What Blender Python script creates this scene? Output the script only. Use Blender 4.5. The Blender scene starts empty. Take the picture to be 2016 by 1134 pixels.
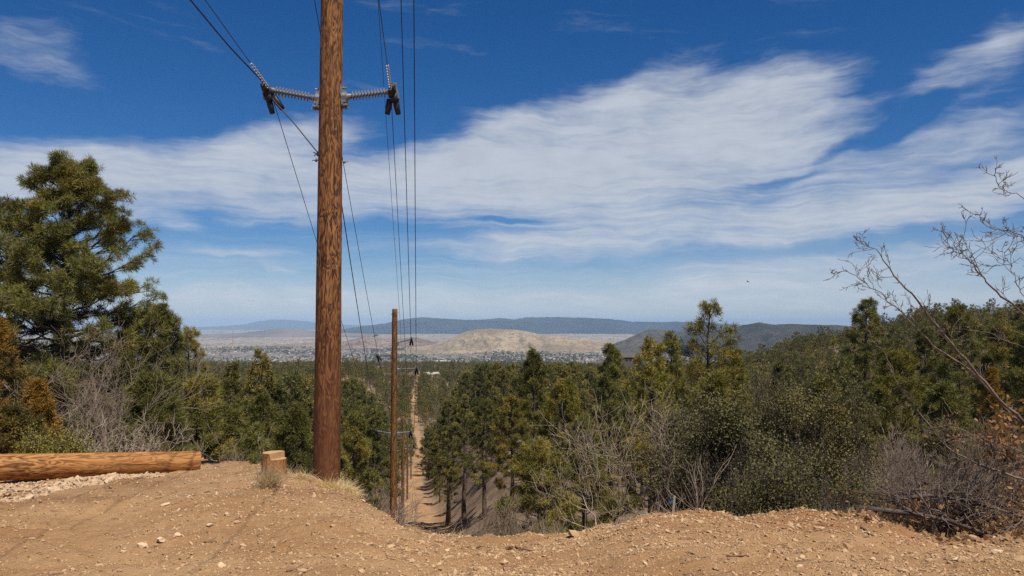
import bpy, math, random
import numpy as np
from mathutils import Vector, Matrix

R = math.radians
scene = bpy.context.scene
col = scene.collection

# ------------------------------------------------------------------ camera
F = 1523.0                     # focal length in pixels of a 2016 px wide frame
HOR = 640.0                    # image row of the eye-level horizon
PITCH = math.atan((HOR - 567.0) / F)
EYE = 1.6
cam_d = bpy.data.cameras.new('camera')
cam = bpy.data.objects.new('camera', cam_d)
col.objects.link(cam)
cam.location = (0, 0, EYE)
cam.rotation_euler = (R(90) + PITCH, 0, 0)
cam_d.sensor_width = 36
cam_d.lens = 36 * F / 2016
cam_d.clip_start = 0.1
cam_d.clip_end = 200000
scene.camera = cam

# ------------------------------------------------------------------ light
SUN = Vector((0.47, -0.66, 1.50)).normalized()
sun_d = bpy.data.lights.new('sun', 'SUN')
sun_d.energy = 5.0
sun_d.angle = R(0.53)
sun_d.color = (1.0, 0.93, 0.82)
sun = bpy.data.objects.new('sun', sun_d)
col.objects.link(sun)
sun.rotation_euler = SUN.to_track_quat('Z', 'Y').to_euler()
sun.location = (30, -20, 60)

vs = scene.view_settings
vs.view_transform = 'Standard'
vs.look = 'None'
vs.exposure = 0.22
vs.gamma = 1.0
scene.render.engine = 'CYCLES'
cy = scene.cycles
cy.max_bounces = 6
cy.diffuse_bounces = 3
cy.transmission_bounces = 4
cy.transparent_max_bounces = 8
cy.use_denoising = False
cy.use_adaptive_sampling = False


# node helper
class NT:
    def __init__(s, tree):
        s.t = tree
        s.n = tree.nodes
        s.l = tree.links

    def node(s, typ, **kw):
        nd = s.n.new(typ)
        for k, v in kw.items():
            setattr(nd, k, v)
        return nd

    def put(s, sock, v):
        if hasattr(v, 'is_output'):
            s.l.new(v, sock)
        elif v is not None:
            if hasattr(sock.default_value, '__len__') and not hasattr(v, '__len__'):
                v = [v] * len(sock.default_value)
            if hasattr(v, '__len__') and len(sock.default_value) == 4 and len(v) == 3:
                v = list(v) + [1]
            sock.default_value = v

    def math(s, op, a, b=None, c=None, clamp=False):
        nd = s.node('ShaderNodeMath', operation=op, use_clamp=clamp)
        s.put(nd.inputs[0], a)
        if b is not None:
            s.put(nd.inputs[1], b)
        if c is not None:
            s.put(nd.inputs[2], c)
        return nd.outputs[0]

    def mix(s, f, a, b, mode='MIX'):
        nd = s.node('ShaderNodeMix', data_type='RGBA', blend_type=mode)
        s.put(nd.inputs[0], f)
        s.put(nd.inputs[6], a)
        s.put(nd.inputs[7], b)
        return nd.outputs[2]

    def sstep(s, v, lo, hi, to0=0.0, to1=1.0):
        nd = s.node('ShaderNodeMapRange', interpolation_type='SMOOTHSTEP')
        s.put(nd.inputs[0], v)
        nd.inputs[1].default_value = lo
        nd.inputs[2].default_value = hi
        nd.inputs[3].default_value = to0
        nd.inputs[4].default_value = to1
        return nd.outputs[0]

    def noise(s, vec, scale, detail=4, rough=0.55, dist=0.0, dim='3D'):
        nd = s.node('ShaderNodeTexNoise', noise_dimensions=dim)
        if vec is not None:
            s.l.new(vec, nd.inputs['Vector'])
        nd.inputs['Scale'].default_value = scale
        nd.inputs['Detail'].default_value = detail
        nd.inputs['Roughness'].default_value = rough
        nd.inputs['Distortion'].default_value = dist
        return nd.outputs['Fac']

    def mapping(s, vec, loc=(0, 0, 0), rot=(0, 0, 0), sc=(1, 1, 1), typ='POINT'):
        nd = s.node('ShaderNodeMapping', vector_type=typ)
        s.l.new(vec, nd.inputs[0])
        nd.inputs[1].default_value = loc
        nd.inputs[2].default_value = rot
        nd.inputs[3].default_value = sc
        return nd.outputs[0]

    def ramp(s, f, stops):
        nd = s.node('ShaderNodeValToRGB')
        s.put(nd.inputs[0], f)
        el = nd.color_ramp.elements
        while len(el) < len(stops):
            el.new(0.5)
        for e, (p, c) in zip(el, stops):
            e.position = p
            e.color = (*c, 1) if len(c) == 3 else c
        return nd.outputs[0]


# ------------------------------------------------------------------ sky
def build_world():
    w = bpy.data.worlds.new('World')
    scene.world = w
    w.use_nodes = True
    t = NT(w.node_tree)
    t.n.clear()
    out = t.node('ShaderNodeOutputWorld')
    bg = t.node('ShaderNodeBackground')
    t.l.new(bg.outputs[0], out.inputs[0])
    bg.inputs[1].default_value = 0.072
    sky = t.node('ShaderNodeTexSky', sky_type='NISHITA')
    sky.sun_disc = False
    sky.sun_elevation = math.asin(SUN.z)
    sky.sun_rotation = math.atan2(SUN.x, SUN.y)
    sky.altitude = 1800
    sky.air_density = 1.0
    sky.dust_density = 0.6
    sky.ozone_density = 2.2
    hs = t.node('ShaderNodeHueSaturation')
    t.l.new(sky.outputs[0], hs.inputs['Color'])
    hs.inputs['Saturation'].default_value = SKY_SAT
    hs.inputs['Value'].default_value = SKY_VAL
    skyc = t.mix(1.0, hs.outputs[0], (0.75, 0.92, 1.12), 'MULTIPLY')
    tc = t.node('ShaderNodeTexCoord')
    d = tc.outputs['Generated']
    sp = t.node('ShaderNodeSeparateXYZ')
    t.l.new(d, sp.inputs[0])
    x, y, z = sp.outputs
    az = t.math('MULTIPLY', t.math('ARCTAN2', x, y), 57.2958)
    el = t.math('MULTIPLY', t.math('ARCSINE', z), 57.2958)
    cv = t.node('ShaderNodeCombineXYZ')
    t.l.new(az, cv.inputs[0])
    t.l.new(el, cv.inputs[1])
    ae = cv.outputs[0]
    # warp of the angular domain so that no cloud has a plain edge
    wn = t.node('ShaderNodeTexNoise')
    t.l.new(t.mapping(ae, sc=(0.10, 0.16, 1)), wn.inputs['Vector'])
    wn.inputs['Scale'].default_value = 1.0
    wn.inputs['Detail'].default_value = 4
    wn.inputs['Roughness'].default_value = 0.55
    wv = t.node('ShaderNodeVectorMath', operation='MULTIPLY_ADD')
    t.l.new(wn.outputs['Color'], wv.inputs[0])
    wv.inputs[1].default_value = (8.0, 4.0, 0)
    wv.inputs[2].default_value = (-4.0, -2.0, 0)
    wa = t.node('ShaderNodeVectorMath', operation='ADD')
    t.l.new(ae, wa.inputs[0])
    t.l.new(wv.outputs[0], wa.inputs[1])
    wae = wa.outputs[0]
    w2 = t.node('ShaderNodeVectorMath', operation='MULTIPLY_ADD')
    t.l.new(wn.outputs['Color'], w2.inputs[0])
    w2.inputs[1].default_value = (3.0, 3.0, 0)
    t.l.new(ae, w2.inputs[2])
    fae = w2.outputs[0]

    def ang(px, py):
        a = math.atan((px - 1008) / F)
        return math.degrees(a), math.degrees(math.atan((HOR - py) / F * math.cos(a)))

    dens = None
    for px, py, rx, ry, rot, st in CLOUDS:
        a, e = ang(px, py)
        mp = t.mapping(wae, (a, e, 0), (0, 0, R(rot)), (rx / 26.6, ry / 26.6, 50), 'TEXTURE')
        g = t.node('ShaderNodeTexGradient', gradient_type='SPHERICAL')
        t.l.new(mp, g.inputs[0])
        v = t.math('MULTIPLY', t.sstep(g.outputs['Fac'], 0.0, 0.8), st)
        dens = v if dens is None else (t.math('ADD', dens, v) if st < 0 else t.math('SUBTRACT', t.math('ADD', dens, v), t.math('MULTIPLY', t.math('MAXIMUM', dens, 0.0), v)))
    # the fibres fan out: steep at the top of the fan, flat near the horizon
    lo = t.noise(t.mapping(fae, rot=(0, 0, R(-4)), sc=(0.075, 0.75, 1)), 1.0, 8, 0.58, 0.3)
    lo2 = t.noise(t.mapping(fae, rot=(0, 0, R(3)), sc=(0.10, 2.1, 1)), 1.0, 6, 0.6, 0.3)
    lo = t.math('ADD', t.math('MULTIPLY', lo, 0.8), t.math('SUBTRACT', t.math('MULTIPLY', lo2, 0.75), 0.275))
    hi = t.noise(t.mapping(fae, rot=(0, 0, R(-24)), sc=(0.085, 0.62, 1)), 1.0, 8, 0.60, 0.3)
    hw = t.sstep(el, 6.0, 15.0)
    f2 = t.math('ADD', t.math('MULTIPLY', lo, t.math('SUBTRACT', 1.0, hw)), t.math('MULTIPLY', hi, hw))
    f3 = t.noise(t.mapping(fae, rot=(0, 0, R(-14)), sc=(0.45, 2.2, 1)), 1.0, 7, 0.66, 0.5)
    f4 = t.noise(t.mapping(ae, rot=(0, 0, R(8)), sc=(0.20, 0.34, 1)), 1.0, 6, 0.6, 0.4)
    fb = t.math('ADD', t.math('MULTIPLY', f2, 0.66), t.math('ADD', t.math('MULTIPLY', f3, 0.14), t.math('MULTIPLY', f4, 0.20)))
    # a cloud is where the fibre field tops a threshold that the masses lower
    lift = t.math('MULTIPLY', dens, 0.53)
    tot = t.math('SUBTRACT', t.math('ADD', fb, lift), 0.672)
    al = t.math('MULTIPLY', t.sstep(tot, -0.13, 0.36), 0.90)
    # horizon veil
    veil = t.sstep(t.math('ADD', el, t.math('MULTIPLY', t.math('SUBTRACT', lo, 0.5), 7.0)), -2.0, 8.0, 0.74, 0.0)
    al = t.math('SUBTRACT', t.math('ADD', al, veil), t.math('MULTIPLY', al, veil))
    shade = t.sstep(t.math('ADD', t.math('MULTIPLY', f3, 0.5), t.math('MULTIPLY', f4, 0.5)), 0.30, 0.70, 0.94, 1.05)
    cloud = t.mix(t.sstep(el, 0.0, 9.0), CLOUD_LOW, CLOUD_HIGH)
    cs = t.node('ShaderNodeVectorMath', operation='SCALE')
    t.l.new(cloud, cs.inputs[0])
    t.l.new(shade, cs.inputs['Scale'])
    c = t.mix(al, skyc, cs.outputs[0])
    t.l.new(c, bg.inputs[0])
    w.cycles.sampling_method = 'MANUAL'
    w.cycles.sample_map_resolution = 512


SKY_SAT, SKY_VAL = 1.38, 0.88
CLOUD_LOW = (7.6, 8.0, 8.7)
CLOUD_HIGH = (6.6, 7.15, 7.95)
CLOUDS = [
    # px, py, half width, half height, tilt, strength (negative: a blue gap)
    (1230, 330, 580, 190, 6, 0.85),
    (1100, 240, 330, 80, 16, 0.70),
    (1290, 160, 230, 70, 22, 0.62),
    (1470, 200, 260, 110, 14, 0.75),
    (1560, 290, 240, 110, -6, 0.55),
    (1000, 330, 330, 100, 4, 0.70),
    (240, 335, 560, 80, 3, 0.85),
    (560, 270, 270, 70, 14, 0.72),
    (720, 360, 360, 100, 3, 0.80),
    (430, 400, 460, 60, 0, 0.55),
    (40, 100, 190, 65, -12, 0.30),
    (1960, 120, 190, 80, 25, 0.52),
    (1880, 290, 330, 60, 14, 0.55),
    (1760, 410, 500, 60, 6, 0.66),
    (1990, 370, 240, 90, 12, 0.6),
    (1450, 440, 600, 70, 3, 0.66),
    (1000, 490, 420, 40, -2, 0.58),
    (1640, 525, 560, 50, 3, 0.60),
    (460, 492, 190, 14, 0, 0.55),
    (540, 518, 100, 20, -10, 0.40),
    (250, 432, 170, 28, -8, 0.50),
    (600, 585, 700, 45, 0, 0.52),
    (1500, 585, 800, 50, 0, 0.55),
    (1780, 250, 200, 26, 20, -0.45),
    (1560, 350, 150, 16, 4, -0.35),
    (1010, 438, 110, 12, 0, -0.45),
    (830, 470, 190, 18, 0, -0.35),
]
build_world()

# ------------------------------------------------------------------ numeric helpers
rng = np.random.default_rng(7)
sP, cP = math.sin(PITCH), math.cos(PITCH)


def P(px, py, Y):
    """World point seen at photo pixel (px,py) at forward distance Y."""
    cx = (px - 1008) / F
    cyy = (567 - py) / F
    dy = cP - sP * cyy
    return np.array([cx * Y / dy, Y, EYE + (sP + cP * cyy) * Y / dy])


def hash2(ix, iy, seed):
    h = (ix.astype(np.int64) * 374761393 + iy.astype(np.int64) * 668265263 + seed * 982451653) & 0xffffffff
    h = ((h ^ (h >> 13)) * 1274126177) & 0xffffffff
    h = h ^ (h >> 16)
    return (h & 0xffff) / 65535.0


def vnoise(x, y, seed=0):
    ix = np.floor(x); iy = np.floor(y)
    fx = x - ix; fy = y - iy
    fx = fx * fx * fx * (fx * (fx * 6 - 15) + 10)
    fy = fy * fy * fy * (fy * (fy * 6 - 15) + 10)
    a = hash2(ix, iy, seed); b = hash2(ix + 1, iy, seed)
    c = hash2(ix, iy + 1, seed); d = hash2(ix + 1, iy + 1, seed)
    return (a * (1 - fx) + b * fx) * (1 - fy) + (c * (1 - fx) + d * fx) * fy - 0.5


def fbm(x, y, oct=4, seed=0, gain=0.5):
    s = 0; a = 1.0
    for o in range(oct):
        s = s + a * vnoise(x * 2 ** o + 17.3 * o, y * 2 ** o - 9.1 * o, seed + o)
        a *= gain
    return s


def sm(a, b, x):
    t = np.clip((x - a) / (b - a), 0, 1)
    return t * t * (3 - 2 * t)


# ------------------------------------------------------------------ terrain
TY = np.array([16, 24, 36, 50, 76, 129, 190, 280, 450, 700, 1000, 1600, 2400, 4500], float)
TP = np.array([-400, 0, 250, 450, 620, 700, 760, 880, 1000, 1200, 1400, 1600, 1800, 2016, 2500], float)
TZ = np.array([
    [-1.0, -2.0, -4.0, -8.0, -15, -26, -36, -46, -56, -62, -66, -85, -120, -250],
    [-1.0, -2.2, -5.0, -9.0, -16, -26, -36, -46, -56, -62, -66, -85, -120, -250],
    [-1.4, -3.2, -6.5, -10.0, -16, -24, -33, -43, -53, -60, -66, -85, -120, -250],
    [-2.2, -4.8, -8.0, -11.4, -16, -21, -28, -36, -40, -48, -62, -85, -120, -250],
    [-2.9, -5.4, -8.6, -11.8, -16, -20, -27, -34, -36, -46, -62, -85, -120, -250],
    [-3.2, -5.6, -8.8, -12.0, -15.6, -18, -24, -33, -31, -42, -64, -85, -120, -250],
    [-3.4, -5.7, -8.9, -12.2, -15.8, -18.2, -25, -37, -41, -52, -64, -85, -120, -250],
    [-3.4, -5.6, -8.3, -10.8, -14.0, -16.6, -20, -33, -50, -58, -64, -85, -120, -250],
    [-3.4, -5.8, -8.6, -11.2, -14.2, -16.0, -19, -31, -50, -60, -67, -88, -120, -250],
    [-3.2, -5.4, -8.4, -11.2, -15, -17.5, -20, -28, -44, -57, -68, -90, -120, -250],
    [-2.8, -5.0, -8.0, -11.0, -15.5, -19.5, -22, -26, -33, -46, -64, -90, -120, -250],
    [-2.6, -4.6, -7.0, -9.5, -14.5, -21, -23, -21, -14, -20, -45, -90, -120, -250],
    [-2.8, -4.5, -6.5, -8.5, -12, -15, -14, -8, 0, -5, -40, -90, -120, -250],
    [-2.8, -4.5, -6.0, -7.5, -9, -8, -5, -1, 5, 0, -40, -90, -120, -250],
    [-2.6, -4.2, -5.5, -7.0, -8, -6, -2, 3, 10, 5, -40, -90, -120, -250],
], float)
ROADZ = np.array([-3.5, -5.9, -8.9, -12.9, -19.6, -27.2, -35.8, -45.5, -53, -58, -63, -84, -120, -250], float)
# the brow of the cleared pad: photo column, photo row, distance
BROW = [(-400, 935, 11.6), (0, 935, 11.6), (300, 918, 12.0), (395, 907, 12.2), (430, 907, 12.2), (470, 914, 11.6), (510, 922, 10.8),
        (560, 931, 10.3), (617, 944, 10.0), (665, 957, 9.7), (700, 986, 9.2), (740, 1011, 8.7), (790, 1031, 8.2), (850, 1044, 7.9),
        (900, 1048, 7.8), (1150, 1048, 7.8), (1200, 1035, 7.9), (1250, 1024, 8.0), (1320, 1016, 8.1), (1440, 1003, 8.3), (1500, 1001, 8.3),
        (1590, 1003, 8.2), (1680, 1011, 8.1), (1740, 1027, 8.0), (1800, 1046, 7.9), (1870, 1063, 7.8), (2016, 1068, 7.8), (2500, 1068, 7.8)]
bu, bz, bY = [], [], []
for px, py, Y in BROW:
    p = P(px, py, Y)
    bu.append(p[0] / Y); bz.append(p[2]); bY.append(Y)
bu, bz, bY = map(np.array, (bu, bz, bY))
tu = (TP - 1008) / F
LY = np.log(TY)
ROADU = (822 - 1008) / F


def table(tu_, LYv):
    """bilinear on (u, logY) with a smooth step in u"""
    iu = np.clip(np.searchsorted(tu, tu_) - 1, 0, len(tu) - 2)
    fu = np.clip((tu_ - tu[iu]) / (tu[iu + 1] - tu[iu]), 0, 1)
    il = np.clip(np.searchsorted(LY, LYv) - 1, 0, len(LY) - 2)
    fl = np.clip((LYv - LY[il]) / (LY[il + 1] - LY[il]), 0, 1)
    return ((TZ[iu, il] * (1 - fu) + TZ[iu + 1, il] * fu) * (1 - fl) + (TZ[iu, il + 1] * (1 - fu) + TZ[iu + 1, il + 1] * fu) * fl)


def road_x(y):
    return ROADU * y + 0.6 * np.sin(y / 37.0) * sm(40, 90, y) + 2.2 * np.sin(y / 140.0 + 0.5) * sm(150, 400, y)


def H0(x, y):
    x = np.asarray(x, float); y = np.asarray(y, float)
    r = np.hypot(x, y)
    a = np.arctan2(x, y)
    ac = np.clip(a, -0.80, 0.80)
    u = np.tan(ac)
    Y = np.maximum(r * np.cos(ac), 0.01)
    yb = np.interp(u, bu, bY); zb = np.interp(u, bu, bz)
    t = np.clip((Y - 3.6) / (yb - 3.6), 0, 1)
    near = zb * (0.35 * t + 0.65 * t * t)
    LYv = np.log(np.maximum(Y, 16.0))
    far = table(u, LYv)
    # cut for the track and its graded banks
    d = x - road_x(y)
    rz = np.interp(LYv, LY, ROADZ)
    wl = 1.6 + 0.006 * Y
    cutl = sm(wl, wl + 3 + 0.05 * Y, -d)
    cutr = sm(1.7 + 0.004 * Y, 1.7 + 9 + 0.02 * Y, d)
    cut = np.where(d < 0, cutl, cutr)
    far2 = rz * (1 - cut) + far * cut
    far = np.where(Y < 1500, far2, far)
    z16 = far
    t2 = np.clip((Y - yb) / np.maximum(16 - yb, 0.1), 0, 1)
    drop = zb + (z16 - zb) * (0.25 * t2 + 0.75 * np.sin(t2 * math.pi / 2))
    z = np.where(Y <= yb, near, np.where(Y < 16, drop, far))
    # roughness of the land
    w1 = sm(14, 60, Y) * (1 - sm(2500, 5000, Y)) * (0.15 + 0.85 * sm(1.5, 9, np.abs(d)))
    z = z + w1 * (fbm(x / 16, y / 16, 3, 3) * 1.2 + fbm(x / 70, y / 70, 3, 5) * (1.0 + 5 * sm(150, 800, Y)))
    z = z + sm(4500, 9000, Y) * fbm(x / 900, y / 900, 4, 9) * 30
    back = sm(0.9, 1.7, np.abs(a))
    z = z * (1 - back) + 0.0 * back
    return z


def H1(x, y):
    z = H0(x, y)
    r = np.hypot(x, y)
    nearw = 1 - sm(12, 18, r)
    # wheel-packed furrow by the gravel and low lips of bladed soil
    z = z + nearw * (fbm(x / 1.3, y / 1.0, 4, 21) * 0.10 + fbm(x / 0.22, y / 0.16, 3, 31, 0.6) * 0.030)
    # furrow left by a blade edge, lower left
    for (xa, ya), (xb, yb_) in zip(FURROW[:-1], FURROW[1:]):
        L2 = (xb - xa) ** 2 + (yb_ - ya) ** 2
        tt = np.clip(((x - xa) * (xb - xa) + (y - ya) * (yb_ - ya)) / L2, 0, 1)
        dd = np.hypot(x - xa - tt * (xb - xa), y - ya - tt * (yb_ - ya))
        z = z - 0.030 * np.exp(-(dd / 0.07) ** 2) + 0.012 * np.exp(-((dd - 0.13) / 0.06) ** 2)
    # wheel ruts curving across the pad and the crumbled crest of the berm
    for off in (0.0, 1.5):
        dr = y - (6.0 + off * 0.75 + 0.14 * x + 0.012 * x * x) + 0.1 * fbm(x * 0.8, y * 0, 2, 6)
        z = z - 0.022 * nearw * np.exp(-(dr / 0.16) ** 2) + 0.014 * nearw * np.exp(-((np.abs(dr) - 0.30) / 0.12) ** 2)
    a = np.arctan2(x, np.maximum(y, 0.1))
    cr = np.exp(-((y - np.interp(np.tan(np.clip(a, -0.8, 0.8)), bu, bY)) / 0.9) ** 2) * (y > 4)
    z = z + cr * fbm(x / 0.5, y / 0.5, 3, 88, 0.6) * 0.09
    return z


FURROW = [(-5.2, 5.2), (-4.3, 6.5), (-4.1, 7.3), (-3.95, 8.3), (-3.5, 8.75), (-3.0, 8.9)]


def Hs(x, y):
    return float(H1(np.array([x]), np.array([y]))[0])


# ------------------------------------------------------------------ mesh helpers
def mesh_from(name, verts, tris=None, quads=None, mats=(), midx=None, smooth=False):
    me = bpy.data.meshes.new(name)
    verts = np.asarray(verts, np.float32).reshape(-1, 3)
    loops, starts, totals = [], [], []
    n = 0
    if quads is not None and len(quads):
        q = np.asarray(quads, np.int32).reshape(-1, 4)
        loops.append(q.ravel()); starts.append(np.arange(len(q)) * 4); totals.append(np.full(len(q), 4)); n = len(q) * 4
    if tris is not None and len(tris):
        t = np.asarray(tris, np.int32).reshape(-1, 3)
        loops.append(t.ravel()); starts.append(n + np.arange(len(t)) * 3); totals.append(np.full(len(t), 3))
    loops = np.concatenate(loops).astype(np.int32)
    starts = np.concatenate(starts).astype(np.int32)
    totals = np.concatenate(totals).astype(np.int32)
    me.vertices.add(len(verts)); me.vertices.foreach_set('co', verts.ravel())
    me.loops.add(len(loops)); me.loops.foreach_set('vertex_index', loops)
    me.polygons.add(len(starts)); me.polygons.foreach_set('loop_start', starts)
    try:
        me.polygons.foreach_set('loop_total', totals)
    except Exception:
        pass
    for m in mats:
        me.materials.append(m)
    if midx is not None:
        me.polygons.foreach_set('material_index', np.asarray(midx, np.int32))
    me.polygons.foreach_set('use_smooth', np.full(len(starts), bool(smooth)))
    me.update(calc_edges=True)
    me.validate()
    return me


def tag(o, label=None, cat=None, group=None, kind=None):
    if label: o['label'] = label
    if cat: o['category'] = cat
    if group: o['group'] = group
    if kind: o['kind'] = kind
    return o


def obj(name, me, parent=None, loc=None):
    o = bpy.data.objects.new(name, me)
    col.objects.link(o)
    if parent is not None: o.parent = parent
    if loc is not None: o.location = loc
    return o


def empty(name, loc=(0, 0, 0), rz=0.0):
    o = bpy.data.objects.new(name, None)
    o.empty_display_size = 0.3
    col.objects.link(o)
    o.location = loc
    o.rotation_euler = (0, 0, rz)
    return o


class MB:
    """collects tubes, boxes, blades into one mesh"""
    def __init__(s):
        s.v, s.q, s.t, s.n = [], [], [], 0

    def add(s, v, q=None, t=None):
        v = np.asarray(v, float).reshape(-1, 3)
        s.v.append(v)
        if q is not None and len(q): s.q.append(np.asarray(q, np.int64).reshape(-1, 4) + s.n)
        if t is not None and len(t): s.t.append(np.asarray(t, np.int64).reshape(-1, 3) + s.n)
        s.n += len(v)

    def tube(s, pts, rad, sides=6, cap=True, ph=0.0):
        pts = np.asarray(pts, float)
        n = len(pts)
        rad = np.broadcast_to(np.asarray(rad, float), (n,))
        tg = np.empty_like(pts)
        tg[1:-1] = pts[2:] - pts[:-2]
        tg[0] = pts[1] - pts[0]; tg[-1] = pts[-1] - pts[-2]
        tg /= np.linalg.norm(tg, axis=1, keepdims=True) + 1e-12
        m = tg.mean(0)
        ref = np.array([0, 0, 1.0]) if abs(m[2]) < 0.8 * np.linalg.norm(m) + 1e-9 else np.array([1.0, 0, 0])
        a = np.cross(tg, ref); a /= np.linalg.norm(a, axis=1, keepdims=True) + 1e-12
        b = np.cross(tg, a)
        th = np.arange(sides) * 2 * math.pi / sides + ph
        ring = (a[:, None, :] * np.cos(th)[None, :, None] + b[:, None, :] * np.sin(th)[None, :, None]) * rad[:, None, None] + pts[:, None, :]
        i = np.arange(n - 1)[:, None] * sides; j = np.arange(sides)[None, :]; k = (j + 1) % sides
        q = np.stack([i + j, i + k, i + sides + k, i + sides + j], -1).reshape(-1, 4)
        v = ring.reshape(-1, 3)
        t = []
        if cap and rad[0] > 1e-4:
            v = np.vstack([v, pts[0], pts[-1]])
            c0, c1 = n * sides, n * sides + 1
            for jj in range(sides):
                kk = (jj + 1) % sides
                t.append((c0, kk, jj)); t.append((c1, (n - 1) * sides + jj, (n - 1) * sides + kk))
        s.add(v, q, t)

    def box(s, c, size, M=None):
        hx, hy, hz = np.array(size) / 2
        v = np.array([(x, y, z) for x in (-hx, hx) for y in (-hy, hy) for z in (-hz, hz)])
        if M is not None: v = v @ np.asarray(M).T
        s.add(v + np.asarray(c), [(0, 1, 3, 2), (4, 6, 7, 5), (0, 4, 5, 1), (2, 3, 7, 6), (0, 2, 6, 4), (1, 5, 7, 3)])

    def lathe(s, prof, sides=12, M=None, o=(0, 0, 0)):
        """prof: (x along axis, radius); axis = +X"""
        prof = np.asarray(prof, float)
        th = np.arange(sides) * 2 * math.pi / sides
        v = np.stack([np.repeat(prof[:, 0:1], sides, 1), prof[:, 1:2] * np.cos(th), prof[:, 1:2] * np.sin(th)], -1).reshape(-1, 3)
        n = len(prof)
        i = np.arange(n - 1)[:, None] * sides; j = np.arange(sides)[None, :]; k = (j + 1) % sides
        q = np.stack([i + j, i + sides + j, i + sides + k, i + k], -1).reshape(-1, 4)
        if M is not None: v = v @ np.asarray(M).T
        s.add(v + np.asarray(o), q)

    def mesh(s, name, mats, smooth=True):
        return mesh_from(name, np.vstack(s.v), np.vstack(s.t) if s.t else None, np.vstack(s.q) if s.q else None, mats, None, smooth)


def kite_blades(c, d, L, w, g):
    """needle or leaf blades: arrays of base points c, directions d, lengths L, widths w -> verts, quads"""
    n = len(c)
    rnd = g.normal(size=(n, 3))
    sd = np.cross(d, rnd); sd /= np.linalg.norm(sd, axis=1, keepdims=True) + 1e-9
    L = np.asarray(L).reshape(-1, 1); w = np.broadcast_to(np.asarray(w, float).reshape(-1, 1), (n, 1))
    m = c + d * L * 0.5
    v = np.stack([c, m + sd * w * 0.5, c + d * L, m - sd * w * 0.5], 1).reshape(-1, 3)
    q = np.arange(n * 4).reshape(-1, 4)
    return v, q


def unit(a):
    return a / (np.linalg.norm(a, axis=-1, keepdims=True) + 1e-9)


# ------------------------------------------------------------------ materials
def new_mat(name):
    m = bpy.data.materials.new(name)
    m.use_nodes = True
    t = NT(m.node_tree)
    b = m.node_tree.nodes['Principled BSDF']
    return m, t, b


def bump(t, b, h, strength=0.4, dist=0.02):
    bn = t.node('ShaderNodeBump')
    bn.inputs['Strength'].default_value = strength
    bn.inputs['Distance'].default_value = dist
    t.l.new(h, bn.inputs['Height'])
    t.l.new(bn.outputs[0], b.inputs['Normal'])


def plain_mat(name, c, rough=0.8, metal=0.0, var=0.25, scale=8.0):
    m, t, b = new_mat(name)
    tc = t.node('ShaderNodeTexCoord')
    n = t.noise(tc.outputs['Object'], scale, 5, 0.6)
    c = np.array(c)
    k = t.mix(t.sstep(n, 0.3, 0.7), tuple(c * (1 - var)), tuple(np.minimum(c * (1 + var), 1)))
    t.l.new(k, b.inputs['Base Color'])
    b.inputs['Roughness'].default_value = rough
    b.inputs['Metallic'].default_value = metal
    b.inputs['Specular IOR Level'].default_value = 0.3
    return m


def foliage_mat(name, dark, light, accent, scale=1.2, trans=0.14, rnd=0.35, acc_lo=0.55, acc_hi=0.75):
    """leaf colour with clump-to-clump and tree-to-tree variation"""
    m, t, b = new_mat(name)
    out = m.node_tree.nodes['Material Output']
    tc = t.node('ShaderNodeTexCoord')
    oi = t.node('ShaderNodeObjectInfo')
    rv = t.node('ShaderNodeVectorMath', operation='ADD')
    t.l.new(tc.outputs['Object'], rv.inputs[0])
    cmb = t.node('ShaderNodeCombineXYZ')
    t.l.new(t.math('MULTIPLY', oi.outputs['Random'], 50.0), cmb.inputs[0])
    t.l.new(cmb.outputs[0], rv.inputs[1])
    n1 = t.noise(rv.outputs[0], scale, 3, 0.6)
    n2 = t.noise(rv.outputs[0], scale * 0.45, 2, 0.5)
    n3 = t.noise(rv.outputs[0], 9.0, 2, 0.5)
    f = t.math('ADD', t.math('MULTIPLY', n1, 0.6), t.math('MULTIPLY', n3, 0.4))
    c = t.mix(t.sstep(f, 0.36, 0.64), dark, light)
    r2 = t.math('FRACT', t.math('MULTIPLY', oi.outputs['Random'], 7.31))
    af = t.math('MULTIPLY', t.sstep(t.math('ADD', n2, t.math('MULTIPLY', t.math('SUBTRACT', r2, 0.5), rnd)), acc_lo, acc_hi), 0.8)
    c = t.mix(af, c, accent)
    val = t.node('ShaderNodeHueSaturation')
    t.l.new(c, val.inputs['Color'])
    t.l.new(t.math('MULTIPLY_ADD', oi.outputs['Random'], 0.5, 0.75), val.inputs['Value'])
    t.l.new(val.outputs[0], b.inputs['Base Color'])
    b.inputs['Roughness'].default_value = 0.6
    b.inputs['Specular IOR Level'].default_value = 0.25
    tr = t.node('ShaderNodeBsdfTranslucent')
    t.l.new(val.outputs[0], tr.inputs[0])
    mx = t.node('ShaderNodeMixShader')
    mx.inputs[0].default_value = trans
    t.l.new(b.outputs[0], mx.inputs[1]); t.l.new(tr.outputs[0], mx.inputs[2])
    t.l.new(mx.outputs[0], out.inputs[0])
    return m


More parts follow.
